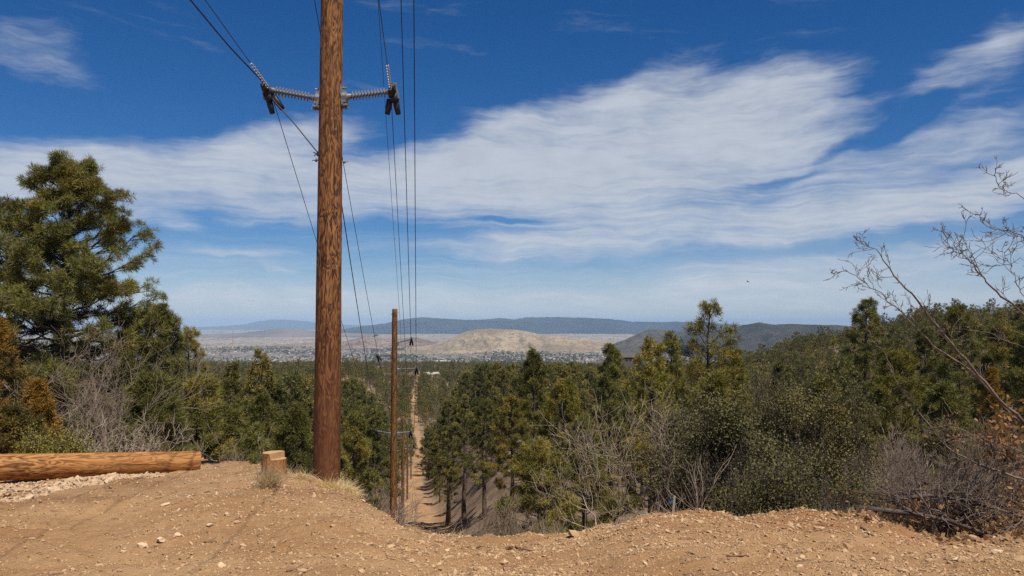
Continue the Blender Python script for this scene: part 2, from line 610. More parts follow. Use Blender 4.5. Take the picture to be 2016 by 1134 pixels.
M_NEEDLE = foliage_mat('pine_needles', (0.082, 0.085, 0.021), (0.20, 0.188, 0.043), (0.27, 0.215, 0.045))
M_NEEDLE_Y = foliage_mat('yellowed_pine_needles', (0.12, 0.115, 0.018), (0.26, 0.225, 0.038), (0.33, 0.24, 0.042), acc_lo=0.45)
M_NEEDLE_F = foliage_mat('forest_needles', (0.068, 0.075, 0.023), (0.170, 0.162, 0.044), (0.26, 0.205, 0.055), rnd=0.7)
M_RUST = foliage_mat('rust_juniper', (0.085, 0.078, 0.018), (0.18, 0.122, 0.026), (0.28, 0.145, 0.020), acc_lo=0.50, acc_hi=0.66)
M_OAKLEAF = foliage_mat('live_oak_leaves', (0.060, 0.060, 0.020), (0.130, 0.116, 0.038), (0.175, 0.145, 0.046), acc_lo=0.56, trans=0.12)
M_YELLOWBUSH = foliage_mat('yellow_bush', (0.13, 0.12, 0.02), (0.24, 0.21, 0.04), (0.28, 0.24, 0.05))
M_DEADLEAF = foliage_mat('dead_oak_leaves', (0.20, 0.11, 0.05), (0.38, 0.23, 0.10), (0.30, 0.13, 0.04), trans=0.3)
M_GRASS = foliage_mat('dry_grass', (0.72, 0.53, 0.25), (0.86, 0.69, 0.38), (0.76, 0.55, 0.25), trans=0.35)
M_TUFT = foliage_mat('straw_tuft', (0.80, 0.60, 0.30), (0.90, 0.74, 0.44), (0.82, 0.60, 0.28), trans=0.5)
M_BARK = plain_mat('pine_bark', (0.085, 0.060, 0.043), 0.9, 0, 0.5, 6)
M_TWIG = plain_mat('grey_twigs', (0.21, 0.158, 0.115), 0.85, 0, 0.35, 3)
M_TWIG_PALE = plain_mat('pale_twigs', (0.34, 0.27, 0.20), 0.85, 0, 0.35, 3)
M_TWIG_DARK = plain_mat('dark_branches', (0.085, 0.064, 0.052), 0.9, 0, 0.4, 4)
M_OAKBARK = plain_mat('grey_oak_bark', (0.15, 0.115, 0.09), 0.9, 0, 0.4, 7)
M_STEEL = plain_mat('galvanised_steel', (0.22, 0.225, 0.235), 0.5, 0.5, 0.2, 20)
M_POLY = plain_mat('grey_insulator', (0.15, 0.155, 0.17), 0.4, 0.0, 0.1, 20)
M_CLAMP = plain_mat('dark_clamp', (0.028, 0.028, 0.034), 0.55, 0.3, 0.4, 30)
M_WIRE = plain_mat('wire', (0.035, 0.035, 0.045), 0.5, 0.4, 0.2, 2)
M_ROD = plain_mat('armor_rod', (0.62, 0.62, 0.64), 0.4, 0.35, 0.2, 40)


def wood_mat(name, axis, pale, mid, dark, sc=1.0, dirt=None):
    """contour lines of a stretched noise field read as cathedral grain"""
    m, t, b = new_mat(name)
    tc = t.node('ShaderNodeTexCoord')
    st = [9.0 * sc, 9.0 * sc, 9.0 * sc]
    st[axis] = 2.0 * sc
    v = t.mapping(tc.outputs['Object'], sc=st)
    n = t.noise(v, 1.0, 3, 0.55, 0.5)
    w = t.math('SINE', t.math('MULTIPLY', n, 60.0))
    st2 = [34.0] * 3
    st2[axis] = 4.0
    fine = t.noise(t.mapping(tc.outputs['Object'], sc=st2), 1.0, 4, 0.65)
    st3 = [16.0] * 3
    st3[axis] = 3.0
    fl = t.noise(t.mapping(tc.outputs['Object'], sc=st3), 1.0, 4, 0.7, 1.2)
    f = t.math('ADD', t.math('MULTIPLY', t.math('MULTIPLY_ADD', w, 0.5, 0.5), 0.26), t.math('ADD', t.math('MULTIPLY', fine, 0.44), t.math('MULTIPLY', fl, 0.60)))
    c = t.ramp(f, [(0.50, dark), (0.62, mid), (0.80, pale), (0.95, tuple(min(1, x * 1.2) for x in pale))])
    st4 = [1.6] * 3
    st4[axis] = 0.5
    big = t.noise(t.mapping(tc.outputs['Object'], sc=st4), 1.0, 3, 0.5)
    c = t.mix(t.sstep(big, 0.35, 0.65, 0.0, 0.45), c, mid, 'MIX')
    # drying checks
    st5 = [60.0] * 3
    st5[axis] = 1.2
    ck = t.noise(t.mapping(tc.outputs['Object'], sc=st5), 1.0, 2, 0.5)
    c = t.mix(t.sstep(ck, 0.60, 0.67, 0.0, 0.8), c, tuple(x * 0.45 for x in dark))
    if dirt is not None:
        sp = t.node('ShaderNodeSeparateXYZ')
        t.l.new(tc.outputs['Object'], sp.inputs[0])
        # ground stain where the butt was buried and splashed
        z = t.math('ADD', sp.outputs[2], t.math('MULTIPLY', fl, 1.6))
        c = t.mix(t.sstep(z, dirt[0], dirt[1], 0.75, 0.0), c, dirt[2])
    t.l.new(c, b.inputs['Base Color'])
    b.inputs['Roughness'].default_value = 0.75
    b.inputs['Specular IOR Level'].default_value = 0.25
    bump(t, b, f, 0.5, 0.01)
    return m


M_POLE = wood_mat('pole_wood', 2, (0.31, 0.150, 0.052), (0.140, 0.056, 0.019), (0.024, 0.011, 0.006), 1.0, (0.6, 4.4, (0.105, 0.036, 0.014)))
M_LOG = wood_mat('log_wood', 0, (0.44, 0.225, 0.070), (0.31, 0.130, 0.035), (0.095, 0.036, 0.012), 0.8)
M_CUT = plain_mat('cut_wood', (0.44, 0.27, 0.12), 0.8, 0, 0.2, 12)


def ground_mat():
    m, t, b = new_mat('ground_soil')
    tc = t.node('ShaderNodeTexCoord')
    pos = tc.outputs['Object']
    at = lambda nm: t.node('ShaderNodeAttribute', attribute_name=nm).outputs['Fac']
    # bladed dirt pad and track
    n1 = t.noise(pos, 0.7, 5, 0.6)
    n2 = t.noise(pos, 7.0, 5, 0.65)
    n3 = t.noise(pos, 45.0, 4, 0.7)
    dirt = t.mix(t.sstep(n1, 0.35, 0.65), (0.365, 0.205, 0.094), (0.480, 0.298, 0.150))
    dirt = t.mix(t.sstep(n2, 0.30, 0.75, 0.30, 0.0), dirt, (0.28, 0.142, 0.060))
    dirt = t.mix(t.sstep(n3, 0.52, 0.72, 0.0, 0.55), dirt, (0.55, 0.365, 0.21))
    dirt = t.mix(t.sstep(n3, 0.28, 0.42, 0.6, 0.0), dirt, (0.20, 0.11, 0.052))
    dirt = t.mix(t.math('MULTIPLY', at('damp'), t.sstep(n2, 0.25, 0.6, 0.35, 1.0)), dirt, (0.30, 0.142, 0.058))
    road = t.mix(t.sstep(n1, 0.35, 0.65), (0.30, 0.165, 0.078), (0.43, 0.27, 0.145))
    dirt = t.mix(at('road'), dirt, road)
    # forest floor: needles, dead grass, bare granite soil
    f1 = t.noise(pos, 0.06, 5, 0.6)
    f2 = t.noise(pos, 0.5, 5, 0.65)
    fl = t.mix(t.sstep(f2, 0.35, 0.65), (0.130, 0.090, 0.058), (0.25, 0.185, 0.125))
    fl = t.mix(t.sstep(f1, 0.52, 0.68, 0.0, 0.8), fl, (0.34, 0.25, 0.165))
    fl = t.mix(at('rocky'), fl, t.mix(t.sstep(f2, 0.4, 0.6), (0.30, 0.20, 0.13), (0.50, 0.38, 0.27)))
    c = t.mix(at('dirt'), fl, dirt)
    # far valley: pale grassland with scrub, then salt-pale flats
    sc = t.mapping(pos, sc=(0.0012, 0.0004, 1))
    g1 = t.noise(sc, 1.0, 6, 0.65, 0.8)
    g2 = t.noise(t.mapping(pos, sc=(0.012, 0.006, 1)), 1.0, 5, 0.7)
    vg = t.mix(t.sstep(g1, 0.40, 0.60), (0.20, 0.165, 0.135), (0.47, 0.39, 0.31))
    vg = t.mix(t.math('MULTIPLY', t.sstep(g2, 0.45, 0.58), t.sstep(g1, 0.70, 0.40)), vg, (0.055, 0.060, 0.045))
    vt = t.mix(t.sstep(g2, 0.42, 0.60), (0.25, 0.21, 0.17), (0.060, 0.065, 0.050))
    vt = t.mix(t.sstep(g1, 0.58, 0.70), vt, (0.40, 0.32, 0.24))
    val = t.mix(at('flats'), vt, vg)
    c = t.mix(at('valley'), c, val)
    t.l.new(c, b.inputs['Base Color'])
    b.inputs['Roughness'].default_value = 0.95
    b.inputs['Specular IOR Level'].default_value = 0.1
    n4 = t.noise(pos, 18.0, 5, 0.75)
    h = t.math('ADD', t.math('ADD', t.math('MULTIPLY', n2, 0.5), t.math('MULTIPLY', n4, 0.5)), t.math('MULTIPLY', n3, 0.4))
    bump(t, b, h, 1.0, 0.06)
    return m


def hill_mat(name, a, b_, s=0.002, speck=None, st=0.85):
    m, t, b = new_mat(name)
    tc = t.node('ShaderNodeTexCoord')
    n = t.noise(tc.outputs['Object'], s, 6, 0.65)
    n2 = t.noise(tc.outputs['Object'], s * 12, 4, 0.7)
    c = t.mix(t.sstep(n, 0.38, 0.62), a, b_)
    if speck is not None:
        c = t.mix(t.math('MULTIPLY', t.sstep(n2, 0.46, 0.60), st), c, speck)
    t.l.new(c, b.inputs['Base Color'])
    b.inputs['Roughness'].default_value = 0.95
    b.inputs['Specular IOR Level'].default_value = 0.05
    return m


# ------------------------------------------------------------------ the ground sheet
def build_ground():
    az_f = np.linspace(-0.80, 0.80, 900)
    az_b = np.linspace(0.80, 2 * math.pi - 0.80, 60)[1:-1]
    az = np.concatenate([az_f, az_b])
    rr = np.concatenate([[0.4, 1.0, 1.8, 2.6, 3.3], np.exp(np.linspace(math.log(4.0), math.log(14.0), 260)),
                         np.exp(np.linspace(math.log(14.0), math.log(72000.0), 350))[1:]])
    A, RR = np.meshgrid(az, rr)
    X = RR * np.sin(A); Yw = RR * np.cos(A)
    Z = H1(X, Yw)
    # earth curvature keeps the far flats below eye level
    Z = Z - RR ** 2 / 4.4e7 * sm(8000, 20000, RR)
    n, k = X.shape
    v = np.stack([X, Yw, Z], -1).reshape(-1, 3)
    i = np.arange(n - 1)[:, None] * k; j = np.arange(k)[None, :]; j2 = (j + 1) % k
    q = np.stack([i + j, i + j2, i + k + j2, i + k + j], -1).reshape(-1, 4)
    v = np.vstack([v, [0, 0, Hs(0, 0.1)]])
    c = n * k
    t = np.stack([np.full(k, c), np.arange(k), (np.arange(k) + 1) % k], -1)[:, ::-1]
    me = mesh_from('ground', v, t, q, [ground_mat()], None, True)
    x, y = v[:, 0], v[:, 1]
    r = np.hypot(x, y)
    d = x - road_x(y)
    u = x / np.maximum(y, 0.1)
    nz = fbm(x / 9, y / 9, 3, 41)
    nr = fbm(x / 1.2, y / 1.2, 3, 45)
    yb = np.interp(u, bu, bY)
    pad = np.where(y > 0, 1 - sm(yb + 0.5, yb + 3.0, y + 1.5 * nr), 1.0)
    wn = 1 - sm(50, 110, y)
    roadm = (1 - sm(1.7 + 1.8 * wn, 2.6 + 2.2 * wn, -d + nr)) * (1 - sm(1.5, 2.3, d + nr)) * (y > 8) * (1 - sm(1500, 1600, y))
    roadm = roadm * (1 - 0.75 * sm(0.02, 0.30, fbm(x / 2.2, y / 9.0, 3, 57)) * sm(60, 140, y))
    bank = 0.75 * (1 - sm(4.0, 7.5, -d + 2 * nr)) * (1 - sm(2.5, 5.0, d + 2 * nr)) * (y > 8) * (1 - sm(60, 200, y))
    dirt = np.clip(np.maximum(np.maximum(pad, roadm), bank), 0, 1)
    px = 1008 + F * u
    damp = sm(1180, 1300, px) * (1 - sm(1750, 1950, px)) * sm(-1.6, -0.5, y - yb) * 0.75 + sm(500, 620, px) * (1 - sm(650, 760, px)) * sm(-2.2, -0.8, y - yb) * 0.5
    damp = np.clip(damp + 0.35 * sm(0.1, 0.4, fbm(x / 1.5, y / 0.9, 3, 77)), 0, 1) * (r < 20)
    rocky = 0.8 * np.exp(-(((px - 700) / 60) ** 2)) * sm(300, 400, y) * (1 - sm(520, 600, y)) * sm(-0.15, 0.15, fbm(x / 14, y / 14, 3, 51))
    valley = sm(2400, 3600, r)
    flats = sm(8500, 12000, r + 1500 * fbm(x / 3000, y / 3000, 3, 61))
    for nm, a in (('dirt', dirt), ('road', roadm), ('damp', damp), ('rocky', rocky), ('valley', valley), ('flats', flats)):
        at = me.attributes.new(nm, 'FLOAT', 'POINT')
        at.data.foreach_set('value', np.ascontiguousarray(a, np.float32))
    o = obj('ground', me)
    tag(o, 'tan dirt clearing falling away to forest floor and a far valley', kind='structure')


build_ground()


def make_ridge(name, sky, Y, D, mat, base=-262, n=220, m=36, spur=0.5, seed=1, jit=0.6, label=None, spw=90.0):
    sx = np.array([s[0] for s in sky], float); sy = np.array([s[1] for s in sky], float)
    px = np.linspace(sx[0], sx[-1], n)
    py = np.interp(px, sx, sy)
    k = np.exp(-np.linspace(-2, 2, 7) ** 2); k /= k.sum()
    py = np.convolve(np.pad(py, 3, mode='edge'), k, 'valid') + jit * fbm(px / 7, px * 0, 3, seed)
    pts = np.array([P(a, b, Y) for a, b in zip(px, py)])
    v = np.concatenate([np.linspace(-1, 0, m), np.linspace(0, 1, 8)[1:]])
    U, V = np.meshgrid(np.arange(n), v)
    rel = np.abs(V)
    top = np.maximum(pts[:, 2][None, :] - base, 1.0)
    X0 = pts[:, 0][None, :]
    Yw = Y + V * D
    nz = fbm(X0 / (spw * Y / 6500 * 4) + 0.6 * V, V * 2.2, 4, seed + 5)
    rid = 1 - np.abs(2 * nz) * 1.3
    shape = np.clip(1 - rel, 0, 1) ** 1.15
    z = base + top * np.clip(shape + spur * np.minimum(rel, 0.5) * (1 - rel) * (rid - 0.55), -0.05, 1)
    z = np.where(rel < 1e-6, base + top, np.minimum(z, base + top))
    X = X0 * (1 + V * D / Y * 0.6)
    verts = np.stack([X, Yw, z], -1).reshape(-1, 3)
    i = np.arange(len(v) - 1)[:, None] * n; j = np.arange(n - 1)[None, :]
    q = np.stack([i + j, i + j + 1, i + n + j + 1, i + n + j], -1).reshape(-1, 4)
    o = obj(name, mesh_from(name, verts, None, q, [mat], None, True))
    tag(o, label, kind='structure')
    return o


make_ridge('mountain', [(330, 650), (380, 644), (430, 642), (480, 639), (505, 633), (530, 629.5), (560, 629), (600, 632), (650, 637), (700, 640), (760, 641), (830, 646)],
           60000, 7000, hill_mat('far_mountain', (0.03, 0.035, 0.036), (0.05, 0.052, 0.05), 0.0004), base=-360, label='pale blue mountain on the far horizon, left of the pole', seed=3)
make_ridge('mesa', [(640, 652), (700, 644), (740, 639), (762, 636), (785, 630.5), (815, 626), (830, 624.5), (870, 627), (930, 630), (946, 629.5), (958, 629), (985, 626), (1004, 627.5), (1011, 629.5), (1033, 625),
                    (1098, 624), (1160, 626), (1202, 628), (1246, 633), (1300, 634), (1330, 633), (1418, 637), (1469, 639.5), (1540, 648)],
           26000, 3600, hill_mat('mesa_forest', (0.016, 0.022, 0.024), (0.036, 0.042, 0.040), 0.0006), base=-300, n=620, jit=0.9, spur=0.75, label='long dark blue flat-topped mesa on the horizon', seed=11)
make_ridge('hill', [(360, 661), (420, 658), (480, 655), (515, 651), (545, 647), (565, 646), (590, 648), (625, 653), (680, 655), (740, 658)],
           17500, 1800, hill_mat('low_hill', (0.13, 0.11, 0.10), (0.20, 0.165, 0.14), 0.0008), label='low grey hill rising from the pale plain', seed=21)
make_ridge('hill', [(660, 676), (690, 669), (712, 664), (728, 662), (748, 665), (775, 667), (820, 664), (850, 672), (880, 680)],
           9000, 900, hill_mat('reddish_hill', (0.17, 0.12, 0.095), (0.28, 0.205, 0.16), 0.002, (0.06, 0.06, 0.045)), label='small reddish hill above the far town', seed=31)
TAN = hill_mat('tan_hill', (0.23, 0.175, 0.118), (0.36, 0.280, 0.185), 0.0024, (0.095, 0.086, 0.060), 0.6)
make_ridge('hill', [(770, 690), (800, 684), (830, 681), (850, 679), (870, 674), (890, 665), (905, 658), (922, 651), (940, 648.5), (958, 647), (975, 646.5), (990, 648.5), (1005, 648), (1025, 650), (1045, 654),
                    (1062, 659), (1090, 661), (1120, 664), (1160, 667), (1200, 673), (1260, 685)],
           8200, 1400, TAN, n=420, jit=0.9, spur=0.85, label='bare tan hill behind the far town', seed=43, spw=45.0)
make_ridge('hill', [(740, 696), (775, 690), (800, 691), (830, 692), (860, 688), (885, 683), (905, 682), (925, 686), (960, 692), (1000, 690), (1040, 687), (1080, 689), (1120, 688), (1160, 692), (1210, 697)],
           7300, 420, TAN, n=420, jit=1.6, spur=1.3, label='low tan foothills in front of the bare tan hill', seed=47, spw=40.0)
make_ridge('hill', [(380, 684), (420, 680), (470, 677), (520, 679), (570, 677), (610, 675), (650, 678), (690, 677), (730, 680), (770, 684)],
           9200, 500, TAN, n=300, jit=1.6, spur=1.2, label='low tan rise crossing the valley left of the second pole', seed=49, spw=40.0)
make_ridge('hill', [(1080, 709), (1120, 701), (1150, 694), (1180, 686), (1230, 669), (1262, 654), (1278, 648), (1300, 649), (1340, 653), (1400, 655), (1460, 660), (1540, 668)],
           7600, 1300, hill_mat('dark_hill', (0.055, 0.054, 0.046), (0.110, 0.094, 0.075), 0.002, (0.040, 0.042, 0.030)), label='dark scrubby hill right of the tan hill', seed=52)
make_ridge('hill', [(1340, 662), (1390, 654), (1430, 648), (1465, 640), (1495, 634.5), (1522, 639), (1560, 637.5), (1610, 639.5), (1650, 640), (1720, 646), (1800, 652)],
           7000, 1500, hill_mat('near_dark_hill', (0.032, 0.032, 0.028), (0.060, 0.055, 0.045), 0.004, (0.022, 0.025, 0.018)), label='dark rounded hill behind the wooded slope', seed=63)


# ------------------------------------------------------------------ tree builders
def pine_parts(g, h, Rr, base=0.18, nlimb=60, subs=6, tufts=4, blades=14, tl=0.20, bw=0.02, shape=0.75, sparse=0.0, droop=-5, trunk_r=None, lean=0.0):
    """returns (trunk MB, crown MB)"""
    tr = MB(); cr = MB()
    zz = np.linspace(0, h * 0.985, 9)
    wob = np.cumsum(g.normal(size=(9, 2)) * h * 0.006, 0)
    wob -= wob[0]
    tp = np.column_stack([wob[:, 0] + lean * zz, wob[:, 1], zz])
    r0 = trunk_r or (0.02 * h + 0.02)
    tr.tube(np.vstack([[tp[0] - [0, 0, 0.6]], tp]), np.concatenate([[r0 * 1.15], r0 * (1 - 0.93 * (zz / h)) * np.where(zz < 0.01, 1.12, 1)]), 7)
    cs, ds = [], []
    for i in range(nlimb):
        p = (i + g.random()) / nlimb
        if sparse and p < 0.93 and g.random() < sparse * (0.4 + p): 
            continue
        t = base + (0.985 - base) * p
        prof = (0.55 + 0.45 * min(1, p / 0.22)) * (1 - p) ** shape + 0.06
        L = Rr * prof * g.uniform(0.62, 1.18)
        a = i * 2.39996 + g.normal() * 0.35
        e = R(droop + 52 * p ** 1.3 + g.normal() * 8)
        z0 = t * h
        o = np.array([np.interp(z0, zz, tp[:, 0]), np.interp(z0, zz, tp[:, 1]), z0])
        dh = np.array([math.cos(a), math.sin(a), 0])
        s = np.linspace(0, 1, 5)
        pts = o + dh * (s * L * math.cos(e))[:, None] + np.array([0, 0, 1]) * (s * L * math.sin(e) + 0.16 * L * s * s)[:, None]
        pts[1:] += g.normal(size=(4, 3)) * L * 0.035
        lr = 0.012 * L + 0.010 + r0 * 0.05
        tr.tube(pts, lr * (1 - 0.8 * s), 4, False)
        ns = max(2, int(subs * (0.5 + 0.7 * L / Rr)))
        for k in range(ns):
            ss = 1.0 if k == 0 else g.uniform(0.34, 1.0) ** 0.8
            q = np.array([np.interp(ss, s, pts[:, c]) for c in range(3)])
            sa = a + g.uniform(-1.25, 1.25) * (0.3 if k == 0 else 1)
            sl = L * 0.36 * (1.25 - ss * 0.7) * g.uniform(0.5, 1.2) + tl * 0.4
            sd = np.array([math.cos(sa), math.sin(sa), g.uniform(0.0, 0.65)])
            sd /= np.linalg.norm(sd)
            e2 = q + sd * sl
            tr.tube(np.array([q, q + sd * sl * 0.55 + g.normal(size=3) * 0.03, e2]), [lr * 0.45, lr * 0.3, lr * 0.15], 3, False)
            nt = max(1, int(round(tufts * g.uniform(0.6, 1.4))))
            f = np.concatenate([[1.0], g.uniform(0.55, 1.08, nt - 1)]) if nt > 1 else np.array([1.0])
            c = q + sd * (sl * f)[:, None] + g.normal(size=(nt, 3)) * tl * 0.34
            cs.append(c)
            ds.append(unit(sd + np.array([0, 0, 0.55]) + g.normal(size=(nt, 3)) * 0.45))
    cs = np.vstack(cs); ds = np.vstack(ds)
    n = len(cs)
    c = np.repeat(cs, blades, 0)
    d = unit(np.repeat(ds, blades, 0) * 0.50 + g.normal(size=(n * blades, 3)) * 0.60)
    c = c + d * 0.015
    v, q = kite_blades(c, d, tl * g.uniform(0.65, 1.15, len(c)), bw * g.uniform(0.7, 1.3, len(c)), g)
    cr.add(v, q)
    return tr, cr


def place_tree(name, trunk_me, crown_me, loc, rz, sc, label, cat, group=None, cname='crown'):
    e = empty(name, loc, rz)
    e.scale = sc if hasattr(sc, '__len__') else (sc, sc, sc)
    if trunk_me is not None: obj('trunk', trunk_me, e)
    if crown_me is not None: obj(cname, crown_me, e)
    tag(e, label, cat, group)
    return e


def base_at(px, Y):
    x = (px - 1008) / F * Y * 1.004
    return np.array([x, Y, Hs(x, Y)])


def height_for(px, py, Y, z0):
    return P(px, py, Y)[2] - z0


def near_pine(px, Y, top, rpx, label, mat=None, name='pine_tree', seed=0, group=None, **kw):
    g = np.random.default_rng(seed + 1000)
    b = base_at(px, Y)
    h = height_for(px, top, Y, b[2])
    rad = rpx * Y / F
    kw.setdefault('nlimb', int(26 + 3.6 * h)); kw.setdefault('tl', 0.21); kw['bw'] = 0.0075 + 0.00024 * Y; kw.setdefault('blades', 32); kw['shape'] = kw.get('shape', 0.75) + 0.12
    tr, cr = pine_parts(g, h, rad, **kw)
    return place_tree(name, tr.mesh('trunk', [M_BARK]), cr.mesh('crown', [mat or M_NEEDLE], False), b - [0, 0, 0.05], 0, 1, label, 'tree', group)


def grow(g, out, p, d, L, r, depth, nch, ang, up=0.10, kink=0.22, rmin=0.0035, ratio=(0.5, 0.8), tips=None, npts=6):
    st = L / (npts - 1)
    pts = [np.array(p, float)]
    dd = np.array(d, float)
    for i in range(npts - 1):
        dd = unit(dd + g.normal(size=3) * kink + np.array([0, 0, up]))
        pts.append(pts[-1] + dd * st)
    pts = np.array(pts)
    s = np.linspace(0, 1, npts)
    r1 = max(r * 0.45, rmin)
    rad = np.maximum(r * (1 - s) + r1 * s, rmin)
    out.append((pts, rad))
    if depth <= 0:
        if tips is not None: tips.append((pts, dd))
        return
    n = nch[0]
    for k in range(n):
        ss = 1.0 if k == 0 else g.uniform(0.25, 0.98)
        q = np.array([np.interp(ss, s, pts[:, c]) for c in range(3)])
        rr = np.interp(ss, s, rad) * (0.85 if k == 0 else 0.62)
        j = min(int(ss * (npts - 1)), npts - 2)
        td = unit(pts[j + 1] - pts[j])
        th = R(g.uniform(ang * 0.5, ang * 1.4)) * (0.5 if k == 0 else 1)
        ax = unit(np.cross(td, g.normal(size=3)))
        nd = td * math.cos(th) + np.cross(ax, td) * math.sin(th)
        grow(g, out, q, nd, L * g.uniform(*ratio), max(rr, rmin), depth - 1, nch[1:], ang, up, kink, rmin, ratio, tips, npts if depth > 1 else 4)


def polys_to_mb(polys, thick=6):
    mb = MB()
    for pts, rad in polys:
        mb.tube(pts, rad, 6 if rad[0] > 0.02 else (4 if rad[0] > 0.008 else 3), False)
    return mb


def bare_tree(px, Y, top, label, name='bare_oak', stems=1, nch=(6, 5, 4, 4), ang=42, depth=4, mat=None, seed=0, r0=0.06, spread=0.25, up=0.10, leaf=0, rmin=0.004,
              cat='tree', group=None, Lf=0.46, lean=0.0, tmat=None, kink=0.22, leafsize=0.07):
    g = np.random.default_rng(seed + 5000)
    b = base_at(px, Y)
    h = height_for(px, top, Y, b[2])
    fine, thick, tips = [], [], []
    for s in range(stems):
        out = []
        a = g.uniform(0, 2 * math.pi)
        d = unit(np.array([math.cos(a) * spread + lean, math.sin(a) * spread, 1.0]))
        p = np.array([math.cos(a), math.sin(a), 0]) * (0.0 if stems == 1 else 0.12 * math.sqrt(stems) * g.random() * min(h, 3)) - [0, 0, 0.15]
        grow(g, out, p, d, h * Lf * g.uniform(0.8, 1.15), r0 * g.uniform(0.7, 1.1), depth, nch, ang, up, kink, rmin, tips=tips)
        for o in out:
            (thick if o[1][0] > r0 * 0.5 else fine).append(o)
    # fit to the wanted height
    zmax = max(o[0][:, 2].max() for o in fine + thick)
    k = h / zmax
    e = empty(name, b)
    for o in fine + thick: o[0][:] *= k
    obj('trunk' if stems == 1 else 'stems', polys_to_mb(thick).mesh('trunk', [tmat or mat or M_OAKBARK]), e)
    obj('twigs', polys_to_mb(fine).mesh('twigs', [mat or M_TWIG]), e)
    if leaf:
        leaves(g, tips, leaf, leafsize, M_DEADLEAF, e, k)
    tag(e, label, cat, group)
    return e


def leaves(g, tips, n, size, mat, parent, k=1.0, spreadk=0.05, name='leaves'):
    wt = np.array([max(0.01, 0.35 + 3.0 * float(vnoise(np.array([tp[0][-1][0] * 1.1 + 7]), np.array([tp[0][-1][2] * 1.1 + tp[0][-1][1]]), 5)[0])) for tp in tips])
    idx = g.choice(len(tips), n, p=wt / wt.sum())
    c = np.empty((n, 3))
    for j, i in enumerate(idx):
        pts = tips[i][0]
        m = g.integers(0, len(pts))
        c[j] = pts[m]
    c = c + g.normal(size=(n, 3)) * spreadk
    d = unit(g.normal(size=(n, 3)) + np.array([0, 0, 0.1]))
    mb = MB()
    v, q = kite_blades(c, d, size * g.uniform(0.6, 1.3, n), size * 0.62 * g.uniform(0.7, 1.2, n), g)
    mb.add(v, q)
    obj(name, mb.mesh(name, [mat], False), parent)


def live_oak(px, Y, top, rpx, label, seed=0, nleaf=26000, size=0.05, mat=None, cat='tree', group=None, name='live_oak', depth=4, stems=5):
    g = np.random.default_rng(seed + 9000)
    b = base_at(px, Y)
    h = height_for(px, top, Y, b[2])
    rad = rpx * Y / F
    out, tips = [], []
    for s in range(stems):
        a = g.uniform(0, 2 * math.pi); w = g.uniform(0.1, 0.9)
        d = unit(np.array([math.cos(a) * w, math.sin(a) * w, 1.0]))
        grow(g, out, np.array([math.cos(a) * 0.3, math.sin(a) * 0.3, -0.2]), d, h * 0.40, 0.05, depth, (5, 5, 4, 3), 48, 0.05, 0.25, 0.004, tips=tips)
    allp = np.vstack([o[0] for o in out])
    kz = h / np.percentile(allp[:, 2], 99.7); kx = rad / np.percentile(np.abs(allp[:, :2]), 97)
    for o in out:
        o[0][:] *= [kx, kx, kz]
    # tips share arrays with out, so they are scaled already
    e = empty(name, b)
    obj('trunk', polys_to_mb([o for o in out if o[1][0] > 0.016]).mesh('trunk', [M_TWIG_DARK]), e)
    obj('twigs', polys_to_mb([o for o in out if o[1][0] <= 0.016]).mesh('twigs', [M_TWIG_DARK]), e)
    leaves(g, tips, int(nleaf * 2.4), size * 1.1, mat or M_OAKLEAF, e, 1.0, 0.11, 'crown')
    tag(e, label, cat, group)
    return e


# ------------------------------------------------------------------ power line
def shaft_mesh(h, r0, r1, seed):
    g = np.random.default_rng(seed)
    sides, n = 28, 60
    z = np.linspace(-0.8, h, n)
    th = np.arange(sides) * 2 * math.pi / sides
    Z, T = np.meshgrid(z, th, indexing='ij')
    rad = r0 + (r1 - r0) * np.clip(Z / h, 0, 1)
    rad = rad * (1 + 0.018 * fbm(np.cos(T) * 1.3 + 5, Z * 0.5 + np.sin(T) * 1.3, 3, seed) + 0.014 * fbm(np.cos(T) * 4, Z * 2.5 + np.sin(T) * 4, 2, seed + 3))
    v = np.stack([rad * np.cos(T), rad * np.sin(T), Z], -1).reshape(-1, 3)
    v = np.vstack([v, [0, 0, h + 0.004]])
    i = np.arange(n - 1)[:, None] * sides; j = np.arange(sides)[None, :]; k = (j + 1) % sides
    q = np.stack([i + j, i + k, i + sides + k, i + sides + j], -1).reshape(-1, 4)
    c = n * sides
    b = (n - 1) * sides
    t = np.stack([b + np.arange(sides), b + (np.arange(sides) + 1) % sides, np.full(sides, c)], -1)
    return mesh_from('shaft', v, t, q, [M_POLE], None, True)


